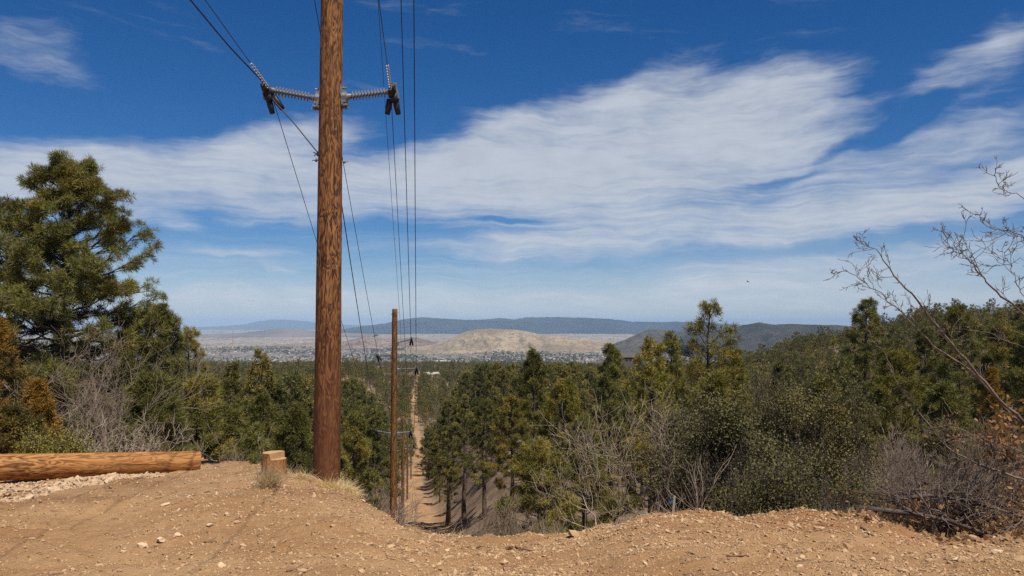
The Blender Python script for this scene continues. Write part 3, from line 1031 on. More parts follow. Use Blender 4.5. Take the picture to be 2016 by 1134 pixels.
def insulator_meshes(L):
    """post insulator along +X from the pole face; returns shank, bracket, clamp"""
    s = MB()
    n = 11
    x0, x1 = 0.10, L - 0.06
    prof = [(0.0, 0.036), (x0 - 0.005, 0.036), (x0, 0.027)]
    for i in range(n):
        x = x0 + (x1 - x0) * (i + 0.5) / n
        prof += [(x - 0.005, 0.022), (x - 0.003, 0.030), (x, 0.060), (x + 0.002, 0.059), (x + 0.004, 0.024)]
    prof += [(x1, 0.025), (x1 + 0.01, 0.036), (L, 0.036), (L + 0.002, 0.0)]
    s.lathe(prof, 14)
    b = MB()
    b.box((-0.015, 0, 0.02), (0.02, 0.13, 0.26))
    b.box((0.0, 0.05, 0.0), (0.06, 0.014, 0.16)); b.box((0.0, -0.05, 0.0), (0.06, 0.014, 0.16))
    b.lathe([(-0.02, 0.0), (-0.02, 0.075), (0.03, 0.07), (0.05, 0.042), (0.062, 0.04)], 12)
    for z in (0.115, -0.14):
        b.lathe([(-0.05, 0.009), (0.055, 0.009), (0.055, 0.0)], 6, None, (0, 0, z))
        b.lathe([(0.0, 0.0), (0.0, 0.02), (0.018, 0.02), (0.018, 0.0)], 6, None, (0, 0, z))
    b.box((0.0, 0, -0.105), (0.085, 0.10, 0.03))
    return s.mesh('shank', [M_POLY]), b.mesh('mounting_bracket', [M_STEEL], False)


def clamp_mesh():
    """conductor clamp hung at the insulator tip, wire runs along Y"""
    c = MB()
    c.lathe([(-0.03, 0.0), (-0.03, 0.05), (0.0, 0.055), (0.04, 0.045), (0.05, 0.0)], 10)
    c.tube([(0.02, -0.13, 0.035), (0.02, -0.06, 0.015), (0.02, 0.05, 0.0), (0.02, 0.12, -0.02)], [0.02, 0.035, 0.036, 0.022], 8)
    c.box((0.02, -0.02, 0.05), (0.05, 0.10, 0.06)); c.box((0.03, 0.0, -0.05), (0.07, 0.07, 0.09))
    for dx, a in ((-0.022, -0.12), (0.040, 0.12)):
        c.tube([(dx, 0.01, -0.06), (dx + a * 0.08, 0.02, -0.13), (dx + a * 0.22, 0.03, -0.215)], [0.030, 0.033, 0.026], 8)
    p = MB()
    p.box((0.055, 0.0, 0.02), (0.014, 0.05, 0.17), np.array(Matrix.Rotation(R(-14), 3, 'Y')))
    p.box((0.02, 0.02, 0.075), (0.05, 0.014, 0.07))
    return c.mesh('conductor_clamp', [M_CLAMP]), p.mesh('keeper_plate', [M_STEEL], False)


CLAMP, KEEPER = clamp_mesh()
for m_ in (CLAMP, KEEPER): m_.transform(Matrix.Scale(1.22, 4))
SHANKS = {}


def add_insulator(pole, z, side, L, r, tilt, yaw=0.0, clamp=True):
    key = round(L, 2)
    if key not in SHANKS: SHANKS[key] = insulator_meshes(L)
    sh, br = SHANKS[key]
    M = Matrix.Rotation(0 if side > 0 else math.pi, 4, 'Z') @ Matrix.Rotation(yaw, 4, 'Z') @ Matrix.Rotation(-tilt, 4, 'Y')
    T = Matrix.Translation((side * (r + 0.02), 0, z)) @ M
    o = obj('post_insulator', sh, pole)
    o.matrix_basis = T
    obj('mounting_bracket', br, o)
    tip = T @ Vector((L, 0, 0))
    if clamp:
        c = obj('conductor_clamp', CLAMP, o); k = obj('keeper_plate', KEEPER, o)
        # the clamp hangs plumb from the tip; on the left it is pulled askew by the tap cable
        W = Matrix.Translation((0, 0, -0.02)) @ Matrix.Rotation(R(-24) if side < 0 else 0, 4, 'Y') @ Matrix.Diagonal((side, 1, 1, 1))
        for q in (c, k): q.matrix_basis = Matrix.Translation((L + 0.01, 0, 0)) @ M.to_3x3().inverted().to_4x4() @ W
    return np.array(tip)


# photo column, distance, height of shaft, radius low / high, heights of (left low, right low, right high, left high, right mid)
POLES = [
    (643, 9.6, 11.06, 0.165, 0.115, (4.78, 4.80), 'nearest tall brown wood utility pole beside the grass tuft, its top out of frame'),
    (777, 36.0, None, 0.165, 0.125, (5.55, 5.55), 'second wood utility pole down the slope, whole top showing against the sky'),
    (795, 76.0, None, 0.165, 0.125, (10.2, 10.6), 'slim utility pole just right of the second pole, its top below the skyline'),
    (804, 129.0, None, 0.165, 0.125, (8.2, 8.2), 'short far utility pole on the dirt track, foot at the bank'),
    (811, 190.0, None, 0.165, 0.125, (8.2, 8.2), 'farthest utility pole on the dirt track'),
]
TOPS = [None, 608, 820, 851, 862]
pole_pts = []
for i, (px, Y, h, r0, r1, low, lab) in enumerate(POLES):
    x = P(px, HOR if i else 950, Y)[0]
    z = Hs(x, Y)
    if i == 0: z = P(643, 951, 9.6)[2]
    if h is None: h = P(px, TOPS[i], Y)[2] - z
    e = empty('utility_pole', (x, Y, z))
    tag(e, lab, 'utility pole', 'wood poles of the power line')
    sh = obj('shaft', shaft_mesh(h, r0, r1, 20 + i), e)
    rr = lambda q: r0 + (r1 - r0) * q / h
    far = i >= 2
    att = {}
    B = np.array([x, Y, z])
    tl = R(10) if i == 0 else R(5)
    att['ll'] = B + add_insulator(e, low[0], -1, 0.60, rr(low[0]), R(9.5), yaw=R(4))
    att['rl'] = B + add_insulator(e, low[1], 1, 0.60, rr(low[1]), R(5.5), yaw=R(-4))
    hi = (h - 1.55, h - 2.15, h - 2.80)
    if i >= 3: hi = (h - 1.0, h - 1.6, h - 2.3)
    att['rh'] = B + add_insulator(e, hi[0], 1, 0.62, rr(hi[0]), R(12))
    att['lh'] = B + add_insulator(e, hi[1], -1, 0.60, rr(hi[1]), R(-2))
    att['rm'] = B + add_insulator(e, hi[2], 1, 0.86, rr(hi[2]), R(2))
    if i < 2:
        for hz, sd in ((h - 0.15, 1), (h - 0.25, -1), (low[0] - 0.78, -1), (low[0] - 0.80, 1)):
            rz = rr(hz)
            bo = MB()
            bo.lathe([(-0.02, 0.0), (-0.02, 0.008), (0.02, 0.008), (0.02, 0.024), (0.04, 0.024), (0.04, 0.008), (0.08, 0.008), (0.08, 0.0)], 6)
            q = obj('through_bolt', bo.mesh('through_bolt', [M_STEEL], False), e, (sd * rz, 0, hz))
            q.rotation_euler = (0, 0, 0 if sd > 0 else math.pi)
        ca = MB()
        # ground lead stapled to the shaft
        pts = [(-rr(q) * 0.93 - 0.004, 0.38 * rr(q) * (1 if i == 0 else -1), q) for q in np.linspace(0.1, low[0] - 0.75, 12)] if i == 0 else \
              [(rr(q) * 0.8 + 0.005, -0.6 * rr(q), q) for q in np.linspace(1.0, h - 0.3, 12)]
        ca.tube(pts, 0.006, 5)
        obj('ground_lead', ca.mesh('ground_lead', [M_WIRE]), e)
    att['top'] = B + np.array([0.22, 0, h - 0.15])
    att['mid'] = B + np.array([-0.10, r0, low[0] - 0.55])
    pole_pts.append((e, att, B, h))


def span(a, b, sag, n=14):
    s = np.linspace(0, 1, n)[:, None]
    return a * (1 - s) + b * s - np.array([0, 0, 1]) * sag * 4 * s * (1 - s)


def wire(key, label, rad, back=None, upto=5, sagk=0.004):
    pts = []
    if back is not None:
        a = pole_pts[0][1][key]
        pts.append(span(back, a, 0.5, 24))
    for i in range(upto - 1):
        a, b = pole_pts[i][1][key], pole_pts[i + 1][1][key]
        pts.append(span(a, b, sagk * np.linalg.norm(b - a)))
    pts = np.vstack([p if k == 0 else p[1:] for k, p in enumerate(pts)])
    mb = MB()
    mb.tube(pts, rad * np.interp(pts[:, 1], [0, 30, 200], [1, 1.35, 2.2]), 5)
    o = obj('power_line', mb.mesh('power_line', [M_WIRE]))
    tag(o, label, 'wire', 'overhead wires of the power line')
    return o


A0 = pole_pts[0][1]
back_of = lambda p, dz=0.4: p + np.array([4.4, -36.0, dz])
wire('ll', 'thin wire clamped to the left insulator of the nearest pole', 0.0042, back_of(A0['ll']))
wire('rl', 'thin wire clamped to the right insulator of the nearest pole', 0.0042, back_of(A0['rl']))
wire('rh', 'thick wire high on the right, second from the right at the top of the photo', 0.0085)
wire('rm', 'thick wire farthest right, hanging nearly vertical in the photo', 0.0085)
wire('lh', 'wire passing behind the nearest pole from upper left to lower right', 0.0065)
wire('top', 'topmost wire, meeting the second pole just under its tip', 0.0050)


def cable(name, pts, rad, label, cat='wire', mat=None):
    p = np.array(pts, float)
    # Catmull-Rom
    q = []
    pp = np.vstack([2 * p[0] - p[1], p, 2 * p[-1] - p[-2]])
    for i in range(1, len(pp) - 2):
        for t in np.linspace(0, 1, 9)[:-1]:
            a, b, c, d = pp[i - 1], pp[i], pp[i + 1], pp[i + 2]
            q.append(0.5 * ((2 * b) + (c - a) * t + (2 * a - 5 * b + 4 * c - d) * t * t + (3 * b - a - 3 * c + d) * t ** 3))
    q.append(p[-1])
    mb = MB(); mb.tube(q, rad, 6)
    o = obj(name, mb.mesh(name, [mat or M_WIRE]))
    return tag(o, label, cat, 'overhead wires of the power line')


# the heavier tap cable: comes in from behind, through the left clamp, down to the shaft, and on from its far side
c0 = A0['ll'] + np.array([-0.02, -0.06, -0.02])
e0 = P(628, 303, 9.52)
cable('tap_cable', [P(250, -150, 6.2), P(375, 0, 7.3), P(452, 92, 8.4), c0 + [0, -0.08, 0.04], c0 + [0.03, 0.06, -0.1]], 0.0085, 'thick black cable sagging in from the upper left to the left clamp')
cable('jumper_cable', [P(530, 186, 9.55), P(546, 206, 9.54), P(575, 238, 9.53), P(604, 274, 9.52), P(622, 296, 9.52), e0, P(630, 330, 9.53)], 0.0085, 'short black cable drooping from the left clamp to the pole face')
b2 = pole_pts[1][1]['ll']
q0 = pole_pts[0][2] + np.array([0.05, 0.16, 3.85])
cable('service_cable', list(span(q0, b2 + np.array([0, 0, 0.25]), 0.15, 6)), 0.0075, 'black cable leaving the back of the nearest pole low down toward the second pole')
# little clamp where the jumper meets the shaft
k = MB()
k.box((0, 0, 0), (0.05, 0.04, 0.05)); k.tube([(-0.07, 0, 0.02), (0.05, 0, -0.03)], 0.008, 5); k.tube([(-0.05, -0.03, -0.03), (0.03, 0.02, 0.06)], 0.007, 5)
ko = obj('cable_clip', k.mesh('cable_clip', [M_CLAMP], False), pole_pts[0][0])
ko.location = np.array(e0) - pole_pts[0][2]


# preformed rods wound on the incoming conductors: helical, shiny
def armor_rod(att, bk, label, n=15):
    d = unit(bk - att)
    Lr = 1.15
    mb = MB()
    s = np.linspace(0.10, Lr, 120)
    ref = unit(np.cross(d, [0, 0, 1.0])); rf2 = np.cross(d, ref)
    sagz = lambda q: np.array([0, 0, -0.5 * 4 * (q / 36.3) * (1 - q / 36.3)])
    for ph in (0,):
        pts = [att + d * q + sagz(q) + 0.012 * (ref * math.cos(q * 2 * math.pi / 0.11 + ph) + rf2 * math.sin(q * 2 * math.pi / 0.11 + ph)) for q in s]
        mb.tube(pts, 0.0065, 5)
    o = obj('armor_rod', mb.mesh('armor_rod', [M_ROD]))
    tag(o, label, 'wire grip', 'spiral grips on the wires')


armor_rod(A0['ll'], back_of(A0['ll']), 'shiny spiral grip on the wire above the left insulator clamp')
armor_rod(A0['rl'], back_of(A0['rl']), 'shiny spiral grip on the wire above the right insulator clamp')

# ------------------------------------------------------------------ log and stump
def build_log():
    a = P(393, 911, 10.95); b = P(0, 920, 9.85)
    L = 7.0
    dr = unit(a - b)
    o0 = a - dr * L
    x0, Y, zc = o0
    n, sides = 90, 32
    s = np.linspace(0, L, n)
    th = np.arange(sides) * 2 * math.pi / sides
    S, T = np.meshgrid(s, th, indexing='ij')
    rad = 0.172 - 0.010 * S / L
    rad = rad * (1 + 0.03 * fbm(S * 0.7, T * 1.0, 3, 7)) + 0.004 * fbm(S * 1.0, T * 6, 3, 8)
    # knots
    for ks, kt in ((3.9, 1.9), (4.6, 0.9), (5.2, 1.2), (5.8, 1.0), (6.2, 1.4), (6.75, 2.0)):
        rad += 0.011 * np.exp(-((S - ks) / 0.05) ** 2 - ((T - kt) / 0.16) ** 2)
    rad = np.where(S > L - 0.02, rad * 0.97, rad)
    v = np.stack([S, -rad * np.cos(T), rad * np.sin(T)], -1).reshape(-1, 3)
    i = np.arange(n - 1)[:, None] * sides; j = np.arange(sides)[None, :]; k = (j + 1) % sides
    q = np.stack([i + j, i + k, i + sides + k, i + sides + j], -1).reshape(-1, 4)
    e = empty('log', (x0, Y, zc)); e.rotation_euler = (0, -math.asin(dr[2]), math.atan2(dr[1], dr[0]))
    obj('bark_side', mesh_from('bark_side', v, None, q, [M_LOG], None, True), e)
    mb = MB()
    ring = v.reshape(n, sides, 3)[-1] * [1, 0.985, 0.985]
    mb.add(np.vstack([ring, [L + 0.004, 0, 0]]), None, [(a, (a + 1) % sides, sides) for a in range(sides)])
    obj('cut_end', mb.mesh('cut_end', [M_CUT], False), e)
    mb = MB()
    ring = v.reshape(n, sides, 3)[0]
    mb.add(np.vstack([ring, [-0.004, 0, 0]]), None, [((a + 1) % sides, a, sides) for a in range(sides)])
    obj('cut_end', mb.mesh('cut_end', [M_CUT], False), e)
    tag(e, 'long peeled orange-brown log lying along the edge of the dirt', 'log')


build_log()


def build_stump():
    Y = 9.95
    b = P(540, 938, Y)
    b[2] = Hs(b[0], Y) - 0.10
    topz = P(540, 891, Y)[2] - b[2]
    low = P(540, 903, Y)[2] - b[2]
    sides = 36
    th = np.arange(sides) * 2 * math.pi / sides
    rad = 0.147 * (1 + 0.10 * fbm(np.cos(th) * 1.5 + 3, np.sin(th) * 1.5, 3, 17))
    # the cut steps down on the right front
    tz = np.where((np.cos(th) * 0.9 - np.sin(th) * 0.5) > 0.35, low, topz)
    hs = np.linspace(0, 1, 8)
    V = []
    for q in hs:
        rr = rad * (1.16 - 0.16 * q)
        V.append(np.stack([rr * np.cos(th), rr * np.sin(th) , tz * q], -1))
    v = np.vstack(V)
    i = np.arange(len(hs) - 1)[:, None] * sides; j = np.arange(sides)[None, :]; k = (j + 1) % sides
    q = np.stack([i + j, i + k, i + sides + k, i + sides + j], -1).reshape(-1, 4)
    e = empty('tree_stump', b)
    obj('bark_side', mesh_from('bark_side', v, None, q, [M_POLE2], None, True), e)
    up = V[-1]
    hi = [a for a in range(sides) if tz[a] > low + 1e-6]; lo = [a for a in range(sides) if tz[a] <= low + 1e-6]
    # order each arc
    def arc(ix):
        st = next(a for a in ix if (a - 1) % sides not in ix)
        return [(st + m) % sides for m in range(len(ix))]
    hi, lo = arc(hi), arc(lo)
    mb = MB()
    def cap(ix, z):
        p = up[ix] * 1.0; p[:, 2] = z + 0.003
        c = np.vstack([p, p.mean(0)])
        n = len(p)
        mb.add(c, None, [(a, (a + 1) % n, n) for a in range(n)])
    cap(hi, topz); 
    lo2 = [hi[-1]] + lo + [hi[0]]
    cap(lo2, low)
    a, c = up[hi[-1]].copy(), up[hi[0]].copy()
    mb.add([[a[0], a[1], low], [c[0], c[1], low], [c[0], c[1], topz + 0.003], [a[0], a[1], topz + 0.003]], [(0, 1, 2, 3)])
    obj('cut_top', mb.mesh('cut_top', [M_CUT], False), e)
    tag(e, 'short sawn stump with a stepped pale top beside the grass tuft', 'stump')


M_POLE2 = wood_mat('stump_wood', 2, (0.40, 0.20, 0.07), (0.28, 0.12, 0.036), (0.10, 0.045, 0.02), 1.6)
build_stump()


# ------------------------------------------------------------------ dry grass
def blades_mesh(c, d, L, w, droop, g, n=3):
    m = len(c)
    rnd = g.normal(size=(m, 3)); sd = unit(np.cross(d, rnd))
    out = []
    for k in range(n + 1):
        s = k / n
        p = c + d * (L * s)[:, None] - np.array([0, 0, 1]) * (droop * L * s * s)[:, None]
        ww = w * (1 - s * 0.9)
        out += [p - sd * ww[:, None] / 2, p + sd * ww[:, None] / 2]
    v = np.stack(out, 1).reshape(-1, 3)
    kq = 2 * (n + 1)
    b = np.arange(m)[:, None] * kq
    q = np.concatenate([np.stack([b + 2 * a, b + 2 * a + 1, b + 2 * a + 3, b + 2 * a + 2], -1) for a in range(n)], 1).reshape(-1, 4)
    return v, q


def build_grass():
    g = np.random.default_rng(77)
    # the standing tuft in front of the stump
    Y = 8.75
    n = 460
    b = np.array([P(522, 975, Y)[0], Y, 0]); b[2] = Hs(b[0], Y) - 0.02
    c = b + np.column_stack([g.normal(size=n) * 0.055, g.normal(size=n) * 0.05, np.zeros(n)])
    d = unit(np.column_stack([g.normal(size=n) * 0.34 + 0.34, g.normal(size=n) * 0.34 - 0.25, np.ones(n)]))
    v, q = blades_mesh(c - b, d, g.uniform(0.18, 0.46, n), g.uniform(0.004, 0.007, n), g.uniform(0.0, 0.35, n), g)
    e = obj('grass_tuft', mesh_from('grass_tuft', v, None, q, [M_TUFT]), None, b)
    tag(e, 'upright pale dry grass tuft standing in front of the stump', 'grass tuft')
    # flattened straw between stump and pole
    n = 13000
    pxs = g.uniform(535, 700, n)
    Ys = np.interp(pxs, bu * F + 1008, bY) + g.uniform(-0.75, 0.05, n) * np.interp(pxs, [535, 600, 660, 700], [0.5, 1, 1, 0.35])
    x = (pxs - 1008) / F * Ys
    keep = fbm(x * 3, Ys * 3, 3, 4) > -0.12
    x, Ys = x[keep], Ys[keep]; n = len(x)
    c = np.column_stack([x, Ys, H1(x, Ys) - 0.01])
    d = unit(np.column_stack([g.normal(size=n) * 0.8 - 0.1, g.normal(size=n) * 0.7 - 0.2, g.uniform(0.15, 1.0, n)]))
    v, q = blades_mesh(c, d, g.uniform(0.08, 0.30, n), g.uniform(0.004, 0.007, n), g.uniform(0.1, 0.7, n), g)
    o = obj('dry_grass', mesh_from('dry_grass', v, None, q, [M_GRASS]))
    tag(o, 'matted straw-coloured grass around the foot of the nearest pole', 'grass', kind='stuff')


build_grass()


# ------------------------------------------------------------------ stones, gravel, sticks
def rock_proto(g, sub=1):
    import bmesh
    bm = bmesh.new()
    bmesh.ops.create_icosphere(bm, subdivisions=sub, radius=1)
    v = np.array([p.co[:] for p in bm.verts]); f = np.array([[q.index for q in p.verts] for p in bm.faces])
    bm.free()
    for _ in range(7):
        nrm = unit(g.normal(size=3)); dd = g.uniform(0.45, 0.8)
        s = v @ nrm
        v = v - np.where(s > dd, s - dd, 0)[:, None] * nrm
    v = v * g.uniform(0.75, 1.1, size=v.shape[0])[:, None] * np.array([1, g.uniform(0.6, 0.9), g.uniform(0.35, 0.65)])
    return v, f


def stone_mat(name, a, b_):
    m, t, b = new_mat(name)
    tc = t.node('ShaderNodeTexCoord')
    geo = t.node('ShaderNodeNewGeometry')
    n = t.noise(tc.outputs['Object'], 14, 4, 0.6)
    f = t.math('ADD', t.math('MULTIPLY', geo.outputs['Random Per Island'], 0.7), t.math('MULTIPLY', n, 0.3))
    c = t.mix(f, a, b_)
    t.l.new(c, b.inputs['Base Color'])
    b.inputs['Roughness'].default_value = 0.9
    b.inputs['Specular IOR Level'].default_value = 0.2
    return m


M_STONE = stone_mat('granite_chips', (0.27, 0.155, 0.072), (0.56, 0.385, 0.225))
M_STONE_PALE = stone_mat('pale_chips', (0.33, 0.21, 0.115), (0.56, 0.41, 0.265))
M_ROCK = stone_mat('loose_rock', (0.44, 0.29, 0.16), (0.62, 0.45, 0.29))
M_STICK = plain_mat('dead_stick', (0.20, 0.12, 0.07), 0.9, 0, 0.4, 20)


def scatter_stones(name, label, n, pxr, yfun, size, mat, seed, keepf=None):
    g = np.random.default_rng(seed)
    protos = [rock_proto(g, 0) for _ in range(5)] + [rock_proto(g, 1) for _ in range(3)]
    px = g.uniform(*pxr, n)
    Y = yfun(g, px, n)
    x = (px - 1008) / F * Y
    s = size(g, n)
    if keepf is not None:
        k = keepf(g, px, Y, x)
        x, Y, s = x[k], Y[k], s[k]
    z = H1(x, Y)
    mb = MB()
    for i in range(len(x)):
        v, f = protos[g.integers(len(protos))] if s[i] > 0.012 else protos[g.integers(5)]
        a = g.uniform(0, 6.283)
        ca, sa = math.cos(a), math.sin(a)
        w = v * s[i]
        tl = g.normal() * 0.3
        w = np.column_stack([w[:, 0] * ca - w[:, 1] * sa, w[:, 0] * sa + w[:, 1] * ca, w[:, 2] + w[:, 0] * tl])
        mb.add(w + [x[i], Y[i], z[i] + s[i] * 0.12], None, f)
    o = obj(name, mb.mesh(name, [mat], False))
    tag(o, label, 'gravel', kind='stuff')


ybrow = lambda px: np.interp((px - 1008) / F, bu, bY)
scatter_stones('gravel', 'small tan stone chips strewn over the cleared dirt', 75000, (-150, 2150),
               lambda g, px, n: 4.4 + (ybrow(px) + 0.25 - 4.4) * g.beta(1.25, 0.95, n),
               lambda g, n: np.exp(g.normal(math.log(0.0078), 0.55, n)), M_STONE, 5,
               lambda g, px, Y, x: fbm(x * 1.1, Y * 1.1, 3, 91) + g.normal(size=len(x)) * 0.30 > -0.18)
scatter_stones('gravel', 'heap of pale crushed rock in front of the log', 3600, (-200, 330),
               lambda g, px, n: np.interp(px, [-200, 0, 130, 230, 330], [8.0, 8.0, 8.9, 9.6, 10.0]) + g.uniform(0, 1, n) * np.interp(px, [-200, 330], [2.2, 0.25]),
               lambda g, n: np.exp(g.normal(math.log(0.020), 0.45, n)), M_STONE_PALE, 6)
scatter_stones('gravel', 'coarse stones along the crest of the right berm', 900, (1180, 2016),
               lambda g, px, n: ybrow(px) - np.abs(g.normal(size=n)) * 0.7,
               lambda g, n: np.exp(g.normal(math.log(0.018), 0.4, n)), M_STONE, 8)

ROCKS = [  # photo column, row, width in px, label
    (700, 932 + 843 - 820 + 134, 26, None)]
ROCKS = [
    (243, 1088, 14, 'pale rounded stone in the near dirt below the log'),
    (318, 1065, 28, 'flat pale stone slab lying on the dirt below the log'),
    (349, 1056, 20, 'upright tan stone beside the flat slab'),
    (280, 1078, 30, 'dark-undersided broken stone left of the flat slab'),
    (325, 996, 22, 'dark clod of soil and stone on the dirt mound'),
    (427, 975, 16, 'white flat chip in the middle of the left mound'),
    (502, 952, 20, 'white flat stone just left of the grass tuft'),
    (372, 981, 14, 'small pale chip on the dirt left of the white flat chip'),
    (412, 1038, 20, 'flat white chip below the left mound'),
    (218, 945, 16, 'pale pointed stone touching the underside of the log'),
    (100, 966, 24, 'large pale stone in the crushed rock heap'),
    (58, 982, 30, 'dark-sided angular stone in the crushed rock heap'),
    (436, 1116, 20, 'pale block of stone at the lower edge of the photo'),
    (607, 1036, 16, 'brown stone on the slope below the nearest pole'),
    (1270, 1112, 14, 'lone tan stone in the near dirt right of centre'),
    (1460, 1004, 14, 'pointed pale stone on top of the right berm'),
    (1476, 1008, 12, 'tan stone beside the pointed one on the right berm'),
    (1720, 1104, 18, 'brown angular stone low on the right, near the frame bottom'),
    (1295, 1037, 14, 'pale stone on the face of the right berm'),
    (1880, 1102, 22, 'flat stone at the lower right among dead leaves'),
    (1965, 1090, 26, 'largest tan stone at the lower right edge'),
    (880, 1085, 14, 'small tan stone on the flat dirt in the centre'),
    (812, 1106, 18, 'brown stone on the flat dirt below the second pole'),
    (1020, 1102, 16, 'tan stone near the stick in the central dirt'),
]


def ground_hit(px, py):
    lo, hi = 4.0, 12.5
    for Yv in np.arange(4.0, 12.5, 0.02):
        p = P(px, py, Yv)
        if p[2] <= Hs(p[0], Yv): return p
    return P(px, py, 8)


grk = np.random.default_rng(55)
for px, py, w, lab in ROCKS:
    p = ground_hit(px, py)
    v, f = rock_proto(grk, 2)
    s = w / 2 * p[1] / F
    a = grk.uniform(0, 6.28)
    me = mesh_from('rock', v * s, f, None, [M_ROCK], None, False)
    o = obj('rock', me, None, (p[0], p[1], Hs(p[0], p[1]) + s * 0.15))
    o.rotation_euler = (grk.normal() * 0.2, grk.normal() * 0.2, a)
    tag(o, lab, 'rock', 'loose rocks on the dirt')

STICKS = [
    (1015, 1080, 1045, 1087, 'dark curved stick on the dirt in the centre'),
    (1430, 1096, 1475, 1098, 'thin straight stick lying on the dirt below the right berm'),
    (565, 1128, 605, 1119, 'dark forked twig near the frame bottom, left of the second pole'),
    (1695, 1040, 1722, 1057, 'pale twig sticking out of the right berm'),
    (920, 1080, 955, 1078, 'short brown stick among chips under the track dip'),
    (1840, 1097, 1900, 1110, 'twig at the lower right below the dead leaves'),
    (405, 1070, 430, 1068, 'pale curved straw on the dirt left of centre'),
]
for x0, y0, x1, y1, lab in STICKS:
    a = ground_hit(x0, y0); b = ground_hit(x1, y1)
    s = np.linspace(0, 1, 6)[:, None]
    pts = a * (1 - s) + b * s
    pts[:, 2] = H1(pts[:, 0], pts[:, 1]) + 0.008
    pts[1:-1] += grk.normal(size=(4, 3)) * [0.012, 0.012, 0.003]
    mb = MB(); c = pts[0].copy()
    mb.tube(pts - c, np.linspace(0.009, 0.004, 6), 5)
    j = pts[2] - c
    mb.tube([j, j + np.array([0.05, 0.06, 0.02])], [0.005, 0.003], 4)
    tag(obj('stick', mb.mesh('stick', [M_STICK]), None, c), lab, 'stick', 'sticks on the dirt')


def litter():
    g = np.random.default_rng(12)
    n = 900
    px = g.uniform(-100, 2100, n); Y = 4.5 + (ybrow(px) - 4.5) * g.beta(1.4, 1.0, n)
    mb = MB()
    x = (px - 1008) / F * Y; z = H1(x, Y)
    for i in range(n):
        a = g.normal() * 0.7; L = g.uniform(0.02, 0.10)
        d = np.array([math.cos(a), math.sin(a) , 0]) * L
        c = np.array([x[i], Y[i], z[i] + 0.005])
        mb.tube([c, c + d * 0.5 + [0, 0, 0.006], c + d], [0.0028, 0.0035, 0.002], 3, False)
    tag(obj('litter', mb.mesh('litter', [M_STICK])), 'bits of twig and bark scattered over the dirt', 'litter', kind='stuff')


litter()


def edge_litter():
    g = np.random.default_rng(31)
    n = 5200
    px = g.uniform(690, 2100, n)
    Y = ybrow(px) + g.normal(size=n) * 0.22 + 0.12
    x = (px - 1008) / F * Y
    k = fbm(x * 1.7, Y * 0, 3, 19) + g.normal(size=n) * 0.12 > np.interp(px, [690, 760, 800, 1180, 1230, 2100], [-0.2, 0.1, 0.30, 0.30, 0.02, -0.1])
    x, Y = x[k], Y[k]; n = len(x)
    c = np.column_stack([x, Y, H1(x, Y) - 0.005])
    d = unit(np.column_stack([g.normal(size=n), g.normal(size=n), g.uniform(0.1, 1.6, n)]))
    v, q = blades_mesh(c, d, g.uniform(0.03, 0.15, n), g.uniform(0.002, 0.005, n), g.uniform(0.0, 0.6, n), g)
    tag(obj('dry_grass', mesh_from('dry_grass', v, None, q, [M_GRASS])), 'thin dead grass along the crumbling edge of the dirt', 'grass', kind='stuff')


edge_litter()


def stake():
    p = ground_hit(1326, 1016)
    e = empty('survey_stake', (p[0], p[1], Hs(p[0], p[1])))
    mb = MB(); mb.box((0, 0, 0.07), (0.022, 0.012, 0.24), np.array(Matrix.Rotation(R(6), 3, 'Y')))
    obj('stake', mb.mesh('stake', [M_TWIG_PALE], False), e)
    mb = MB()
    m = np.array([(0.0, 0, 0.17), (-0.045, -0.006, 0.165), (-0.045, 0.006, 0.13), (-0.028, 0.0, 0.105), (-0.018, -0.004, 0.12), (0.0, 0.004, 0.15)])
    mb.add(np.vstack([m + [0, -0.01, 0], m + [0, -0.006, 0]]), [(0, 1, 2, 5), (5, 2, 3, 4), (6, 11, 8, 7), (11, 10, 9, 8)])
    obj('ribbon', mb.mesh('ribbon', [plain_mat('blue_ribbon', (0.025, 0.09, 0.16), 0.6)], False), e)
    tag(e, 'small wooden stake with a blue ribbon at the edge of the right berm', 'stake')


stake()


def bird():
    p = P(1472, 555, 60)
    mb = MB()
    mb.tube([(-0.16, 0, 0), (-0.08, 0, 0.02), (0.05, 0, 0.02), (0.15, 0, 0.05), (0.2, 0, 0.045)], [0.01, 0.05, 0.06, 0.035, 0.01], 8)
    for s in (1, -1):
        v = np.array([(0.07, 0, 0.03), (-0.07, 0, 0.02), (-0.06, s * 0.16, 0.12), (0.05, s * 0.16, 0.13), (-0.06, s * 0.34, 0.08), (-0.02, s * 0.34, 0.085)])
        mb.add(np.vstack([v, v - [0, 0, 0.008]]), [(0, 1, 2, 3), (3, 2, 4, 5), (6, 9, 8, 7), (9, 11, 10, 8)])
    mb.add([(-0.14, 0.03, 0.01), (-0.14, -0.03, 0.01), (-0.27, -0.05, 0.0), (-0.27, 0.05, 0.0)], [(0, 1, 2, 3)])
    o = obj('bird', mb.mesh('bird', [M_CLAMP]), None, p)
    o.scale = (0.5, 0.5, 0.5)
    o.rotation_euler = (0.5, 0.2, 2.2)
    tag(o, 'tiny dark bird flying in the sky right of centre', 'bird')


bird()

